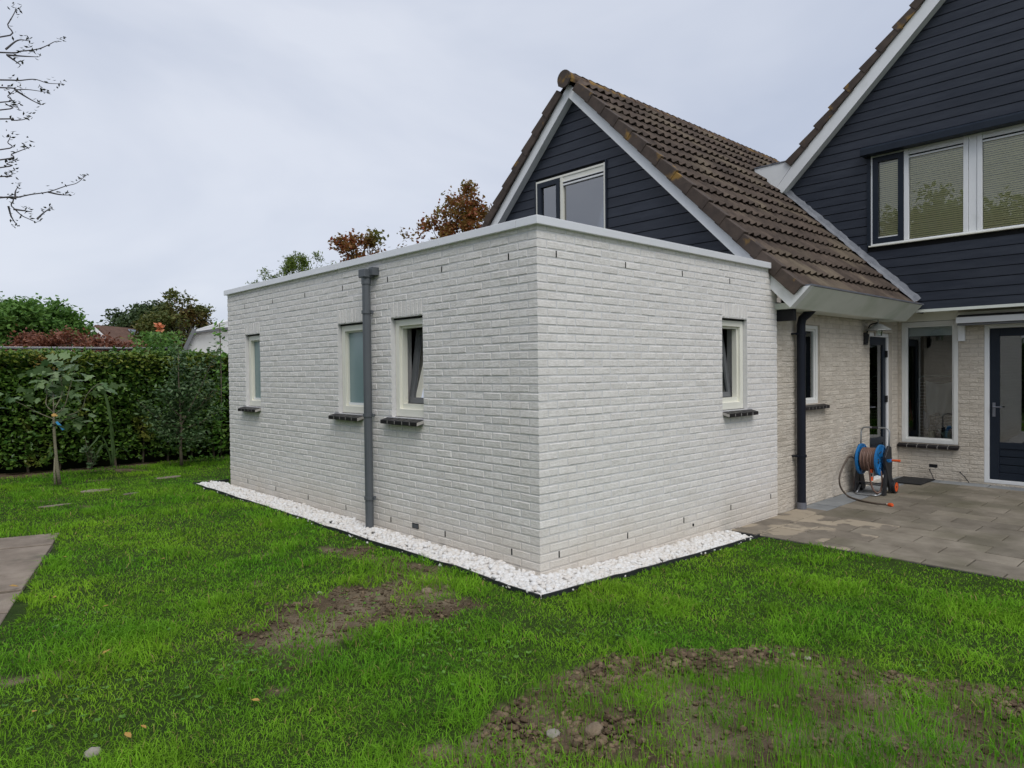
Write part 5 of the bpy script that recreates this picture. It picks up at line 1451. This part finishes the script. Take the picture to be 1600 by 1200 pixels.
# ---- hedge
MAT['hedge'] = leaf_material('beech_hedge_leaf', (0.034, 0.095, 0.014), (0.150, 0.260, 0.040), (0.24, 0.25, 0.05), trans=.30, f3=.02, scale=2.0, rough=.38)
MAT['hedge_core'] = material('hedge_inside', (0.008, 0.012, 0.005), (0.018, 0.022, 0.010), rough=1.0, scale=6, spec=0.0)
hedge = thing('hedge', 'tall dark green clipped beech hedge along the back of the lawn', 'hedge', (0, 10.2, 0))
rh = np.random.default_rng(33)
def hedge_line(x): return 9.72 + .10 * np.maximum(-x, 0) ** 1.1 * .9
def bump_(x, z): return (fbm(x + 70, z + 70, 1.1, 101) - .5) * .34 + (fbm(x + 70, z + 70, 3.0, 103) - .5) * .2
nL = 50000
xs = rh.uniform(-8.5, 7.5, nL); t = rh.random(nL)
zz = rh.uniform(.02, 1.0, nL) ** .8 * 1.98; depth = np.abs(rh.normal(0, .10, nL))
yy = hedge_line(xs) + bump_(xs, zz) + depth
top = rh.random(nL) < .22
zz = np.where(top, 1.89 + (fbm(xs + 3, xs * 0 + 1, 1.7, 105) - .5) * .20 + rh.normal(0, .05, nL), zz)
yy = np.where(top, hedge_line(xs) + rh.uniform(.0, 1.1, nL), yy)
vis = (np.hypot(xs + .5, 0) < 3.2) | (rh.random(nL) < .55)
Cc = np.stack([xs, yy, zz], 1)[vis]
V, F = leaf_quads(Cc, rh.uniform(.06, .115, len(Cc)), rh, droop=.45, aspect=.66, face=np.array([0, -1.0, 0]))
raw_mesh('foliage', V, F, MAT['hedge'], hedge)['kind'] = 'stuff'
MAT['hedge_lit_top'] = leaf_material('lit_top_beech_leaf', (0.11, 0.18, 0.026), (0.26, 0.30, 0.050), (0.28, 0.20, 0.05), trans=.35, f3=.06, scale=1.6, rough=.4)  # yellowish top leaves; the sky light they catch is put into their colour
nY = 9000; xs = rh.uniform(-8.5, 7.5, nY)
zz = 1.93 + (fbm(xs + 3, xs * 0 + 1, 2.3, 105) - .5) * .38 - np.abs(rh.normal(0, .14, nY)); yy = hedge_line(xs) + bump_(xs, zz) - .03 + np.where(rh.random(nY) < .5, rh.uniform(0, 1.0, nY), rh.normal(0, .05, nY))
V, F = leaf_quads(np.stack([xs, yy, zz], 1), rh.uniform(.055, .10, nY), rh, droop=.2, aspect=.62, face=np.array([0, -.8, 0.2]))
raw_mesh('lit_top_foliage', V, F, MAT['hedge_lit_top'], hedge)['kind'] = 'stuff'
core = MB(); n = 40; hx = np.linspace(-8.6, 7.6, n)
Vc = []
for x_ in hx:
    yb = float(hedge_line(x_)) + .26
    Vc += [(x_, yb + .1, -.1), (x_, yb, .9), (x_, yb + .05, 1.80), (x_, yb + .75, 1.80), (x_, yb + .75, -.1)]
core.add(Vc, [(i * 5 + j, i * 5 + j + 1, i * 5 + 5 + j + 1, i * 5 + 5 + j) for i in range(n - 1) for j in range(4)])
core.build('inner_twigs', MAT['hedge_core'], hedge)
for x_ in np.arange(-5.2, 3.2, .42):
    yb = float(hedge_line(x_)) + rh.uniform(.08, .22)
    MB().tube([(x_, yb, -.05), (x_ + rh.normal(0, .04), yb + .03, .5), (x_ + rh.normal(0, .09), yb + .08, 1.2)], [.022, .016, .008], 5).build('stem', MAT['bark'], hedge)

side = thing('hedge', 'added side hedge out of view on the left, darkening the patio window reflections', 'hedge', (-9.3, 2, 0))  # unseen hedge, added to darken what the patio windows mirror
nS = 26000; ys_ = rh.uniform(-9, 11, nS); zs_ = rh.uniform(.05, 2.5, nS)
C_s = np.stack([-9.0 + bump_(ys_, zs_) - np.abs(rh.normal(0, .1, nS)), ys_, zs_], 1)
V, F = leaf_quads(C_s, rh.uniform(.07, .13, nS), rh, droop=.4, aspect=.66, face=np.array([1.0, 0, 0]))
raw_mesh('foliage', V, F, MAT['hedge'], side)['kind'] = 'stuff'
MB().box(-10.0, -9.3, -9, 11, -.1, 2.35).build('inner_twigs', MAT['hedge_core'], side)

# ---- trees
def build_tree(name, label, base, crown, leaf_mat, leaf_n, leaf_size, clusters, cl_r, trunk_r, cat='tree', group=None, seed=1, droop=.35, trunk_mat='bark', lean=(0, 0), sub=None, aspect=.6):
    """crown: ellipsoids (dx, dy, z, rx, ry, rz) about the base; leaves gather round cluster centres"""
    r = np.random.default_rng(seed)
    t = thing(name, label, cat, tuple(base), group)
    base = np.asarray(base, float)
    vol = np.array([c[3] * c[4] * c[5] for c in crown]); vol = vol / vol.sum()
    cen = []
    for _ in range(clusters):
        c = crown[r.choice(len(crown), p=vol)]
        d = r.normal(0, 1, 3); d /= np.linalg.norm(d); rad = r.uniform(.35, 1.0) ** .6
        cen.append(base + np.array(c[:3]) + d * rad * np.array(c[3:6]))
    cen = np.array(cen)
    top = max(c[2] for c in crown)
    tops = base + np.array([lean[0], lean[1], top])
    tp = [base + (tops - base) * k + np.array([r.normal(0, .03), r.normal(0, .03), 0]) * top * .15 * (k > 0) for k in (0, .25, .5, .75, 1)]
    MB().tube(tp, [trunk_r * q for q in (1.25, 1, .8, .55, .25)], 9).build('trunk', MAT[trunk_mat], t, smooth=True)
    lm = MB()
    for i in range(0, clusters, max(1, clusters // 45)):
        c = cen[i]; k = np.clip((c[2] - base[2]) / top * .7, .2, .95) * r.uniform(.75, 1)
        s0 = base + (tops - base) * k
        mid = (s0 + c) / 2 + np.array([0, 0, .06 * np.linalg.norm(c - s0)])
        lm.tube([s0, mid, c], [trunk_r * .30, trunk_r * .17, trunk_r * .05], 5, cap=False)
    lm.build('limbs', MAT[trunk_mat], t)
    w = r.gamma(3, 1, clusters); w /= w.sum()
    which = r.choice(clusters, leaf_n, p=w)
    C = cen[which] + r.normal(0, 1, (leaf_n, 3)) * cl_r * np.array([1, 1, .75])
    V, F = leaf_quads(C, r.uniform(leaf_size * .6, leaf_size * 1.3, leaf_n), r, droop=droop, aspect=aspect)
    raw_mesh('crown', V, F, MAT[leaf_mat], t)['kind'] = 'stuff'
    return t
def at_ang(deg, d): return np.array([CAM[0] + d * math.cos(math.radians(deg)), CAM[1] + d * math.sin(math.radians(deg)), -.05])
MAT['leaf_green'] = leaf_material('bright_tree_leaf', (0.060, 0.155, 0.026), (0.18, 0.33, 0.068), trans=.4)
MAT['leaf_dark'] = leaf_material('dark_oak_leaf', (0.035, 0.065, 0.022), (0.085, 0.130, 0.042), trans=.25)
MAT['leaf_olive'] = leaf_material('olive_tree_leaf', (0.070, 0.105, 0.024), (0.17, 0.175, 0.045), (0.20, 0.13, 0.045), trans=.3, f3=.06, scale=.8)
MAT['leaf_red'] = leaf_material('reddish_autumn_leaf', (0.33, 0.095, 0.045), (0.23, 0.17, 0.040), (0.15, 0.16, 0.030), trans=.42, f3=.13, scale=.55)
MAT['leaf_maple'] = leaf_material('red_maple_leaf', (0.16, 0.058, 0.035), (0.28, 0.115, 0.062), (0.13, 0.085, 0.045), trans=.3, f3=.05, scale=1.0)
MAT['leaf_conifer'] = leaf_material('yellow_green_conifer_leaf', (0.085, 0.140, 0.022), (0.19, 0.26, 0.042), trans=.35)
build_tree('broadleaf_tree', 'round bright green tree beyond the hedge at the far left', at_ang(81.6, 45), [(0, 0, 4.1, 2.2, 2.0, 1.7), (.9, .1, 4.9, 1.0, 1.0, 1.0), (-1.2, 0, 4.5, 1.1, 1.0, 1.1), (2.0, .2, 3.6, .9, .9, .9)], 'leaf_green', 16000, .26, 110, .30, .22, group=None, seed=3)
build_tree('broadleaf_tree', 'dark green oak far behind the rose flower', at_ang(75.6, 60), [(0, 0, 4.6, 2.1, 2.0, 1.9), (1.5, 0, 5.4, 1.6, 1.6, 1.8), (-1.6, 0, 4.2, 1.0, 1.0, 1.2)], 'leaf_dark', 14000, .30, 90, .36, .25, seed=4)
build_tree('broadleaf_tree', 'olive and russet tree with a pointed top behind the hedge', at_ang(72.5, 30), [(0, 0, 2.9, 1.6, 1.2, 1.3), (-.05, 0, 4.2, .40, .45, .8), (.6, 0, 3.9, .5, .5, .65), (-.8, 0, 3.6, .7, .6, .8), (1.35, 0, 3.2, .5, .5, .6)], 'leaf_olive', 15000, .15, 130, .17, .12, seed=5)
build_tree('japanese_maple', 'low spreading red leaved maple beyond the hedge', at_ang(79.3, 20), [(-.2, 0, 2.08, 1.15, .9, .60), (.75, 0, 2.05, .8, .8, .52), (-.9, 0, 2.15, .6, .6, .52), (1.3, 0, 1.95, .5, .6, .42)], 'leaf_maple', 15000, .095, 120, .11, .09, seed=6)
build_tree('broadleaf_tree', 'large red and green autumn tree against the left of the low gable', at_ang(50.6, 24), [(0, 0, 6.1, 1.1, 1.0, 1.6), (-.5, .4, 7.0, .50, .5, .95), (.15, -.2, 7.3, .65, .6, .95), (.0, .0, 7.7, .35, .3, .6), (-1.4, 1.1, 5.7, .5, .45, .9), (-1.15, .88, 6.7, .38, .33, .75), (-.7, .55, 6.3, .4, .4, .9), (-1.6, 1.2, 6.2, .25, .2, .5)], 'leaf_red', 7500, .14, 200, .12, .13, seed=8)
build_tree('broadleaf_tree', 'small reddish tree top showing above the extension roof by the downpipe', at_ang(58.9, 24), [(0, 0, 5.5, .75, .6, .75), (-.4, .3, 5.95, .35, .3, .3), (.4, -.3, 6.0, .28, .25, .45)], 'leaf_red', 2600, .15, 40, .14, .08, seed=9)
build_tree('conifer', 'yellow green feathery conifer top above the far end of the extension roof', at_ang(64.0, 26), [(0, 0, 5.0, .55, .5, 1.05), (.6, -.3, 5.0, .32, .3, 1.0), (1.05, -.5, 4.9, .28, .25, .85), (-.9, .4, 4.6, .6, .5, .6)], 'leaf_conifer', 7000, .12, 90, .10, .08, seed=10, droop=-.5, aspect=.3)
# trees out of frame to the left that the gable windows mirror
build_tree('broadleaf_tree', 'leafy garden tree out of view, mirrored in the upper windows', (-14.5, 5.0, -.05), [(0, 0, 6.0, 2.4, 2.4, 2.6), (1.0, 1.2, 8.0, 1.2, 1.2, 1.5), (-.5, -1.6, 6.4, 1.6, 1.6, 2.0), (.3, 2.4, 6.4, 1.3, 1.3, 2.0)], 'leaf_green', 16000, .28, 130, .34, .22, seed=12)
build_tree('broadleaf_tree', 'second leafy garden tree out of view, mirrored in the upper windows', (-17, -.5, -.05), [(0, 0, 6.0, 2.4, 2.4, 2.6), (1.0, 1.2, 8.0, 1.3, 1.3, 1.3)], 'leaf_dark', 14000, .30, 100, .34, .22, seed=13)

# ---- near tree on the left whose twigs reach into view
nt_ = thing('slender_tree', 'slender tree at the left edge with thin sparsely leaved twigs', 'tree', (-4.72, 4.2, -.05))
tb = np.array([-4.72, 4.2, -.05])
MB().tube([tb, tb + (.03, .02, 1.5), tb + (.0, .05, 3.0), tb + (-.02, .0, 4.4), tb + (.03, 0, 5.6)], [.085, .07, .055, .035, .012], 9).build('trunk', MAT['bark'], nt_, smooth=True)
DIST = 8.0
twigs = [[(0, 58), (12, 38), (22, 21), (25, 12)], [(0, 82), (33, 80), (58, 77), (74, 71), (86, 65), (96, 65)], [(12, 87), (33, 102)], [(9, 77), (28, 63), (47, 64)], [(10, 86), (38, 88), (60, 89)],
         [(0, 125), (27, 126), (54, 124), (75, 130), (99, 131)], [(0, 137), (24, 140), (45, 140), (78, 145)], [(24, 141), (45, 154), (64, 164)], [(0, 160), (12, 150), (24, 140)], [(0, 186), (18, 188), (36, 187), (48, 182)],
         [(0, 172), (14, 165), (30, 169)], [(0, 250), (18, 241), (33, 235), (47, 230)], [(0, 234), (12, 222), (17, 212)], [(0, 262), (10, 256), (22, 251)], [(0, 276), (10, 276), (22, 271)],
         [(0, 309), (18, 310), (48, 304), (75, 300), (102, 291), (120, 286), (133, 275)], [(75, 300), (93, 304), (111, 305)], [(24, 311), (24, 300), (27, 293)], [(0, 308), (18, 322), (33, 336), (45, 342), (58, 348)], [(21, 327), (50, 331)],
         [(58, 342), (70, 331), (80, 326)], [(13, 322), (18, 339), (28, 354)]]
rt = np.random.default_rng(44); tl_c = []
for tw in twigs:
    dd = DIST + rt.uniform(-.35, .35)
    P = [along(px, py, dd + .03 * k) for k, (px, py) in enumerate(tw)]
    if tw[0][0] == 0:
        hz = P[0][2]; s = tb + np.array([0, 0, np.clip(hz - .35, .8, 5.2)])
        P = [s, s * .55 + P[0] * .45 + np.array([0, 0, -.05])] + P
    n = len(P)
    P = spline(P, 5); m = len(P)
    MB().tube(P, [.0075 * (1 - i / m) + .0022 for i in range(m)], 5).build('branch', MAT['twig'], nt_)
    for i in range(max(2, m // 4), m):
        if rt.random() < .42 + .5 * (i > m - 4):
            for _ in range(1 + 3 * (i > m - 4)): tl_c.append(P[i] + rt.normal(0, .022, 3) + (0, 0, .018))
for k in range(70):                                             # the rest of its crown, out of frame
    z = rt.uniform(2.2, 5.6); w = rt.uniform(1.7, 5.6); l = rt.uniform(.5, 1.3)
    e = tb + np.array([math.cos(w) * l, math.sin(w) * l, z + .3]); s = tb + np.array([0, 0, z])
    MB().tube([s, (s + e) / 2 + (0, 0, .06), e], [.014, .009, .003], 4).build('branch', MAT['twig'], nt_)
    for t in np.linspace(.3, 1, 9): tl_c.append(s * (1 - t) + e * t + rt.normal(0, .04, 3))
MAT['leaf_small'] = leaf_material('small_dark_leaf', (0.030, 0.035, 0.028), (0.060, 0.065, 0.035), trans=.15)
tl_c = np.array(tl_c)
V, F = leaf_quads(tl_c, rt.uniform(.03, .055, len(tl_c)), rt, droop=.1, aspect=.40)
raw_mesh('crown', V, F, MAT['leaf_small'], nt_)['kind'] = 'stuff'

# ---- young fig tree with a blue tag
fb = np.array([-1.78, 7.98, -.06]); rf = np.random.default_rng(55)
fig = thing('fig_tree', 'young fig tree with forked pale trunk and a blue tag', 'tree', tuple(fb))
def fpx(px, py, off=0.0): return along(px, py, np.hypot(fb[0] - CAM[0], fb[1] - CAM[1]) + off)
trk = [fpx(93, 757), fpx(90, 735), fpx(87, 705), fpx(85, 680), fpx(84, 655), fpx(84, 640)]
MB().tube(trk, [.030, .023, .020, .020, .016, .010], 9).build('trunk', MAT['bark_pale'], fig, smooth=True)
MB().tube([fpx(86, 757, -.05), fpx(85, 738), fpx(86, 715)], [.016, .014, .012], 8).build('trunk', MAT['bark_pale'], fig, smooth=True)
brs = [[(84, 645), (72, 632), (73, 612), (60, 590)], [(84, 645), (83, 620), (82, 600), (85, 575)], [(86, 650), (110, 648), (128, 638), (135, 618), (150, 602), (162, 600)], [(85, 648), (100, 636), (108, 610), (113, 592), (118, 575)],
       [(84, 655), (60, 645), (35, 632), (20, 625)], [(85, 640), (97, 615), (95, 590)], [(86, 660), (105, 655), (118, 652)]]
tips = []
for k, b_ in enumerate(brs):
    off = rf.uniform(-.35, .3)
    P = [fpx(px, py, off * i / (len(b_) - 1)) for i, (px, py) in enumerate(b_)]; S_ = spline(P, 5)
    MB().tube(S_, [.0085 * (1 - .6 * i / len(S_)) for i in range(len(S_))], 6).build('branch', MAT['bark_pale'], fig, smooth=True)
    tips += [S_[int(len(S_) * q)] for q in (.45, .7, .9)] + [S_[-1]] * 3
def fig_leaf_mesh(seed):
    r = np.random.default_rng(seed); out = []
    lob = [(0, 0), (.16, .16), (.30, .42), (.40, .22), (.62, .40), (.66, .17), (.84, .16), (1.0, .0)]
    pts = [(x, y * r.uniform(.85, 1.15)) for x, y in lob]
    full = pts + [(x, -y) for x, y in pts[-2:0:-1]]
    V = [(x, y, -.28 * x * x + .12 * abs(y) ** 1.5 * (1 if seed % 2 else -1) + .10 * x) for x, y in full]
    V.append((.45, 0, -.05)); c = len(V) - 1; n = len(full)
    return MB().add(V, [(i, (i + 1) % n, c) for i in range(n)]).mesh('leaf', MAT['fig_leaf'], smooth=True)
MAT['fig_leaf'] = leaf_material('fig_leaf', (0.085, 0.160, 0.055), (0.21, 0.30, 0.13), trans=.3, rough=.42)
FL = [fig_leaf_mesh(i) for i in range(4)]
for i in range(125):
    c = tips[i % len(tips)] + rf.normal(0, .10, 3) * (1.2, 1.0, .8)
    o = bpy.data.objects.new('leaf', FL[i % 4]); COL.objects.link(o); o.parent = fig
    o.matrix_parent_inverse = Matrix.Translation(fig.location).inverted()
    s = rf.uniform(.11, .21); o.location = c; o.scale = (s, s, s)
    o.rotation_euler = (rf.normal(0, .5), rf.normal(.35, .35), rf.uniform(0, 6.28))
MAT['blue_tag'] = plastic('light_blue_tag', (0.03, 0.33, 0.66))
p = fpx(88, 665, -.05)
tg = MB().prism([p + (0, 0, .05), p + (.02, 0, .06), p + (.10, -.03, -.06), p + (.075, -.03, -.07)], (-.012, -.012, 0)).build('tag', MAT['blue_tag'], fig)
MB().disc(fpx(84.5, 664), (0, 0, 1), .018, .026, .03, 10).build('tie', MAT['black'], tg)
yl = bpy.data.objects.new('leaf', FL[1].copy()); yl.data.materials[0] = MAT['dead_leaf']; COL.objects.link(yl); yl.parent = fig
yl.matrix_parent_inverse = Matrix.Translation(fig.location).inverted(); yl.location = fpx(80, 648, -.2); yl.scale = (.085, .085, .085); yl.rotation_euler = (.8, .1, -.7); yl['label'] = 'single yellow leaf'

# ---- young fruit tree near the extension
ab = np.array([.17, 8.85, -.05]); ra = np.random.default_rng(66)
apple = thing('fruit_tree', 'young fruit tree with dense low crown before the hedge near the extension', 'tree', tuple(ab))
def apx(px, py, off=0.0): return along(px, py, np.hypot(ab[0] - CAM[0], ab[1] - CAM[1]) + off)
MB().tube([apx(284, 727), apx(282, 700), apx(283, 670), apx(281, 630), apx(279, 590), apx(279, 555)], [.032, .024, .022, .016, .010, .005], 8).build('trunk', MAT['bark'], apple, smooth=True)
al = []
lm = MB()
for (x0, y0, x1, y1) in [(282, 680, 215, 625), (282, 670, 230, 640), (282, 672, 345, 640), (281, 655, 340, 610), (281, 650, 250, 610), (280, 640, 300, 600), (282, 685, 320, 680), (282, 685, 240, 668), (280, 620, 268, 600), (283, 660, 350, 590), (281, 640, 312, 565), (279, 590, 279, 545), (283, 665, 340, 545), (282, 675, 265, 650)]:
    off = ra.uniform(-.5, .5); a, b = apx(x0, y0), apx(x1, y1, off); m = (a + b) / 2 + (0, 0, -.05)
    lm.tube([a, m, b], [.011, .008, .004], 5)
    for t in np.linspace(.15, 1, 26): al.append((a * (1 - t) ** 2 + 2 * m * t * (1 - t) + b * t * t))
lm.build('limbs', MAT['bark'], apple)
al = np.array(al); al = np.repeat(al, 9, 0) + ra.normal(0, .085, (len(al) * 9, 3))
MAT['apple_leaf'] = leaf_material('fruit_tree_leaf', (0.040, 0.095, 0.030), (0.130, 0.200, 0.080), trans=.25, rough=.42)
V, F = leaf_quads(al, ra.uniform(.05, .10, len(al)), ra, droop=.2, aspect=.5)
raw_mesh('crown', V, F, MAT['apple_leaf'], apple)['kind'] = 'stuff'

# ---- strap-leaved plant and small shrub between the two young trees
MAT['strap'] = leaf_material('strap_leaf', (0.060, 0.115, 0.030), (0.12, 0.19, 0.07), trans=.3)
sb = np.array([-.82, 9.20, -.04])
def spx(px, py, off=0.0): return along(px, py, np.hypot(sb[0] - CAM[0], sb[1] - CAM[1]) + off)
strap = thing('strap_leaved_plant', 'tall plant with long narrow strap leaves before the hedge', 'plant', tuple(sb))
for (pl, w) in [([(176, 731), (175, 700), (173, 660), (168, 630), (163, 612)], .045), ([(175, 731), (177, 690), (174, 665), (164, 654)], .04), ([(174, 731), (170, 705), (160, 698), (150, 712)], .03), ([(174, 731), (168, 700), (158, 680), (148, 690), (137, 702)], .03),
                ([(176, 731), (172, 712), (160, 695), (145, 725), (141, 733)], .03), ([(177, 731), (180, 705), (190, 700), (201, 706)], .035), ([(177, 731), (178, 700), (172, 670)], .035)]:
    S_ = spline([spx(px, py, -.1 * i / len(pl)) for i, (px, py) in enumerate(pl)], 6); V = []; F = []; m = len(S_)
    for i, q in enumerate(S_):
        ww = w * (math.sin(math.pi * min(1, .25 + .75 * (1 - i / (m - 1))))) * .5 + .002
        V += [q - RIGHT * ww, q + np.array([0, 0.012, -.006]), q + RIGHT * ww]
    for i in range(m - 1):
        for j in (0, 1): F.append((i * 3 + j, i * 3 + j + 1, i * 3 + 4 + j, i * 3 + 3 + j))
    MB().add(V, F).build('leaf', MAT['strap'], strap, smooth=True)
sh = thing('small_shrub', 'small leafy shrub left of the strap leaved plant', 'shrub', tuple(unproject(142, 735, 2, -.04)))
rs_ = np.random.default_rng(77); shl = []
for k in range(7):
    a = spx(143, 734, -.1); b = spx(143 + rs_.uniform(-14, 18), rs_.uniform(682, 722), rs_.uniform(-.25, .1))
    MB().tube([a, (a + b) / 2 + (0, 0, .03), b], [.006, .005, .003], 5).build('stem', MAT['bark'], sh)
    for t in np.linspace(.35, 1, 6): shl.append(a * (1 - t) + b * t + rs_.normal(0, .03, 3))
shl = np.array(shl); V, F = leaf_quads(shl, rs_.uniform(.07, .12, len(shl)), rs_, droop=.1, aspect=.55)
raw_mesh('foliage', V, F, MAT['apple_leaf'], sh)
# leafy weeds at the foot of the hedge
for (px, py, lab) in [(100, 728, 'low bright leafy weed clump behind the fig trunk'), (320, 722, 'low leafy weed by the foot of the fruit tree'), (60, 730, 'low leafy weed left of the fig trunk')]:
    b = unproject(px, py, 2, -.04); wv = np.array([b + rs_.normal(0, .12, 3) * (1.3, .8, .3) + (0, 0, .07) for _ in range(60)])
    V, F = leaf_quads(wv, rs_.uniform(.05, .10, 60), rs_, droop=-.3, aspect=.55); o = raw_mesh('leafy_weed', V, F, MAT['weed']); tag(o, lab, 'weed')
# tall shoot beside the wall corner and a rose above the hedge
shoot = thing('leafy_shoot', 'tall leafy shoot rising above the hedge beside the extension corner', 'plant', tuple(unproject(345, 716, 2, -.04)))
def hp_(px, py, d=13.4): return along(px, py, d)
q = [unproject(345, 716, 2, -.04), hp_(346, 640), hp_(345, 560), hp_(343, 505)]
MB().tube(spline(q, 6), .008, 6).build('stem', MAT['bark'], shoot)
sl_ = np.array([hp_(343 + rs_.uniform(-9, 9), yy_, 13.4 + rs_.uniform(-.1, .1)) for yy_ in np.linspace(502, 700, 110)])
V, F = leaf_quads(sl_, rs_.uniform(.09, .16, len(sl_)), rs_, droop=.25, aspect=.42); raw_mesh('foliage', V, F, MAT['weed'], shoot)
rose = thing('rose_bush', 'tall rose shoot with one orange flower above the hedge', 'rose', tuple(at_ang(73.9, 15.2)))
rc = along(250, 511, 15.0)
MB().tube(spline([at_ang(73.9, 15.2), along(252, 580, 15.1), along(251, 540, 15.0), rc], 6), .009, 6).build('stem', MAT['bark'], rose)
MAT['petal'] = leaf_material('orange_petal', (0.75, 0.25, 0.10), (0.80, 0.36, 0.20), trans=.3)
fp = np.array([rc + rs_.normal(0, .035, 3) for _ in range(40)]); V, F = leaf_quads(fp, rs_.uniform(.07, .12, 40), rs_, droop=-.4, aspect=.8); raw_mesh('flower', V, F, MAT['petal'], rose, smooth=True)
rl = np.array([along(248 + rs_.normal(0, 20), rs_.uniform(518, 552), 15 + rs_.normal(0, .3)) for _ in range(500)]); V, F = leaf_quads(rl, rs_.uniform(.06, .12, 500), rs_); raw_mesh('foliage', V, F, MAT['leaf_green'], rose)['kind'] = 'stuff'

# ------------------------------------------------------------------ beyond the hedge
MAT['rail'] = material('dark_fence_rail', (0.03, 0.03, 0.034), (0.05, 0.05, 0.055), rough=.5, scale=4)
fence = thing('garden_fence', 'dark neighbouring fence whose top rail shows along the hedge top', 'fence', (-1.0, 11.6, 0))
r0, r1 = along(20, 544.5, 15.4), along(262, 545.5, 15.4)
r0 = r0 + (r0 - r1) * .5
MB().tube([r0, r1], .024, 6).build('top_rail', MAT['rail'], fence)
MB().tube([r0 + (0, 0, .026), r1 + (0, 0, .026)], .006, 5).build('cap_strip', MAT['steel'], fence)
for t in np.linspace(0, 1, 5):
    q = r0 * (1 - t) + r1 * t; MB().box(q[0] - .03, q[0] + .03, q[1] - .02, q[1] + .04, -.1, q[2] - .02).build('post', MAT['rail'], fence)
for t in range(14):
    za = .05 + t * .138
    MB().prism([r0 * (1, 1, 0) + (0, .0, za), r1 * (1, 1, 0) + (0, .0, za), r1 * (1, 1, 0) + (0, 0, za + .128), r0 * (1, 1, 0) + (0, 0, za + .128)], (0, .018, 0)).build('slat', MAT['rail'], fence)

MAT['far_roof'] = material('russet_far_roof', (0.095, 0.050, 0.034), (0.14, 0.078, 0.052), rough=.9, scale=3)
MAT['far_wall'] = material('pale_far_wall', (0.42, 0.40, 0.36), rough=.9)
def local_house(name, label, deg, d, rot, W, L, eave, apex, wallm, roofm):
    t = thing(name, label, 'house', tuple(at_ang(deg, d))); o = at_ang(deg, d)
    ca, sa = math.cos(rot), math.sin(rot)
    Q = lambda u, v, z: (o[0] + u * ca - v * sa, o[1] + u * sa + v * ca, z)
    MB().prism([Q(-W, 0, -.1), Q(W, 0, -.1), Q(W, 0, eave), Q(0, 0, apex - .1), Q(-W, 0, eave)], np.array(Q(0, L, 0)) - np.array(Q(0, 0, 0))).build('wall', wallm, t)
    for s in (-1, 1):
        rf_ = MB().prism([Q(s * W * 1.12, -.3, eave - .12 * (apex - eave)), Q(0, -.3, apex), Q(0, -.3, apex + .16), Q(s * W * 1.16, -.3, eave - .10 * (apex - eave) + .1)], np.array(Q(0, L + .6, 0)) - np.array(Q(0, 0, 0))).build('roof', roofm, t)
    for s in (-1, 1):
        MB().prism([Q(s * W * 1.12, -.36, eave - .12 * (apex - eave) - .18), Q(0, -.36, apex - .22), Q(0, -.36, apex + .02), Q(s * W * 1.12, -.36, eave - .12 * (apex - eave) + .02)], np.array(Q(0, .05, 0)) - np.array(Q(0, 0, 0))).build('verge_board', MAT['white'], t)
    return t, Q
nh, Q = local_house('neighbour_house', 'distant house with russet roof and white verge behind the red maple', 77.75, 55, math.radians(78 - 90 - 38), 2.0, 6.0, 3.1, 4.85, MAT['far_wall'], MAT['far_roof'])
MAT['solar'] = material('solar_panel', (0.16, 0.19, 0.25), (0.34, 0.37, 0.42), rough=.18, scale=2.0)
for i in range(3):
    for j in range(2):
        s0, s1 = .12 + j * .40, .12 + j * .40 + .36; v0 = 2.6 + i * 1.25
        f = lambda s, v, n: np.array(Q(2.0 * (1 - s) * 1.1 + n, v, 3.1 + (4.85 - 3.1) * s + .17 + n))
        MB().prism([f(s0, v0, .03), f(s1, v0, .03), f(s1, v0 + 1.15, .03), f(s0, v0 + 1.15, .03)], (0.03, 0, 0.05)).build('solar_panel', MAT['solar'], nh)
# white outbuilding with a dark sloping edge, beside the extension
ob = thing('white_outbuilding', 'white rendered neighbouring building with dark sloping roof edge beside the extension', 'building', tuple(at_ang(70.3, 22)))
MAT['render'] = material('white_render', (0.66, 0.67, 0.64), (0.72, 0.73, 0.71), rough=.8, scale=2)
A_, B_, C_, D_, E_ = along(287, 600, 22), along(287, 550, 22), along(304, 516, 22), along(322, 503, 22), along(400, 490, 22)
F_ = along(400, 600, 22); A_[2] = F_[2] = -.05
back = np.array([.35, 1.0, 0]) * 4
MB().prism([A_, B_, C_, along(340, 512, 22), along(400, 508, 22), F_], back).build('wall', MAT['render'], ob)
off_ = -np.array([.35, 1.0, 0]) * .12
MB().prism([B_ + off_ - RIGHT * .06, C_ + off_ - RIGHT * .06 + (0, 0, .04), C_ + off_ + RIGHT * .05 + (0, 0, .02), B_ + off_ + RIGHT * .05], back * 1.05).build('verge_board', MAT['grey_sash'], ob)
MB().prism([C_ + off_, along(356, 500, 22) + off_, along(400, 490, 22) + off_, along(400, 508, 22) + off_, along(340, 513, 22) + off_, C_ + off_ - (0, 0, .05)], back * 1.05).build('roof', MAT['white'], ob)
MB().prism([C_ + off_ * 1.4 + (0, 0, -.05), along(400, 507, 22) + off_ * 1.4, along(400, 509.5, 22) + off_ * 1.4, C_ + off_ * 1.4 - (0, 0, .10)], off_ * .3).build('fascia', MAT['grey_sash'], ob)
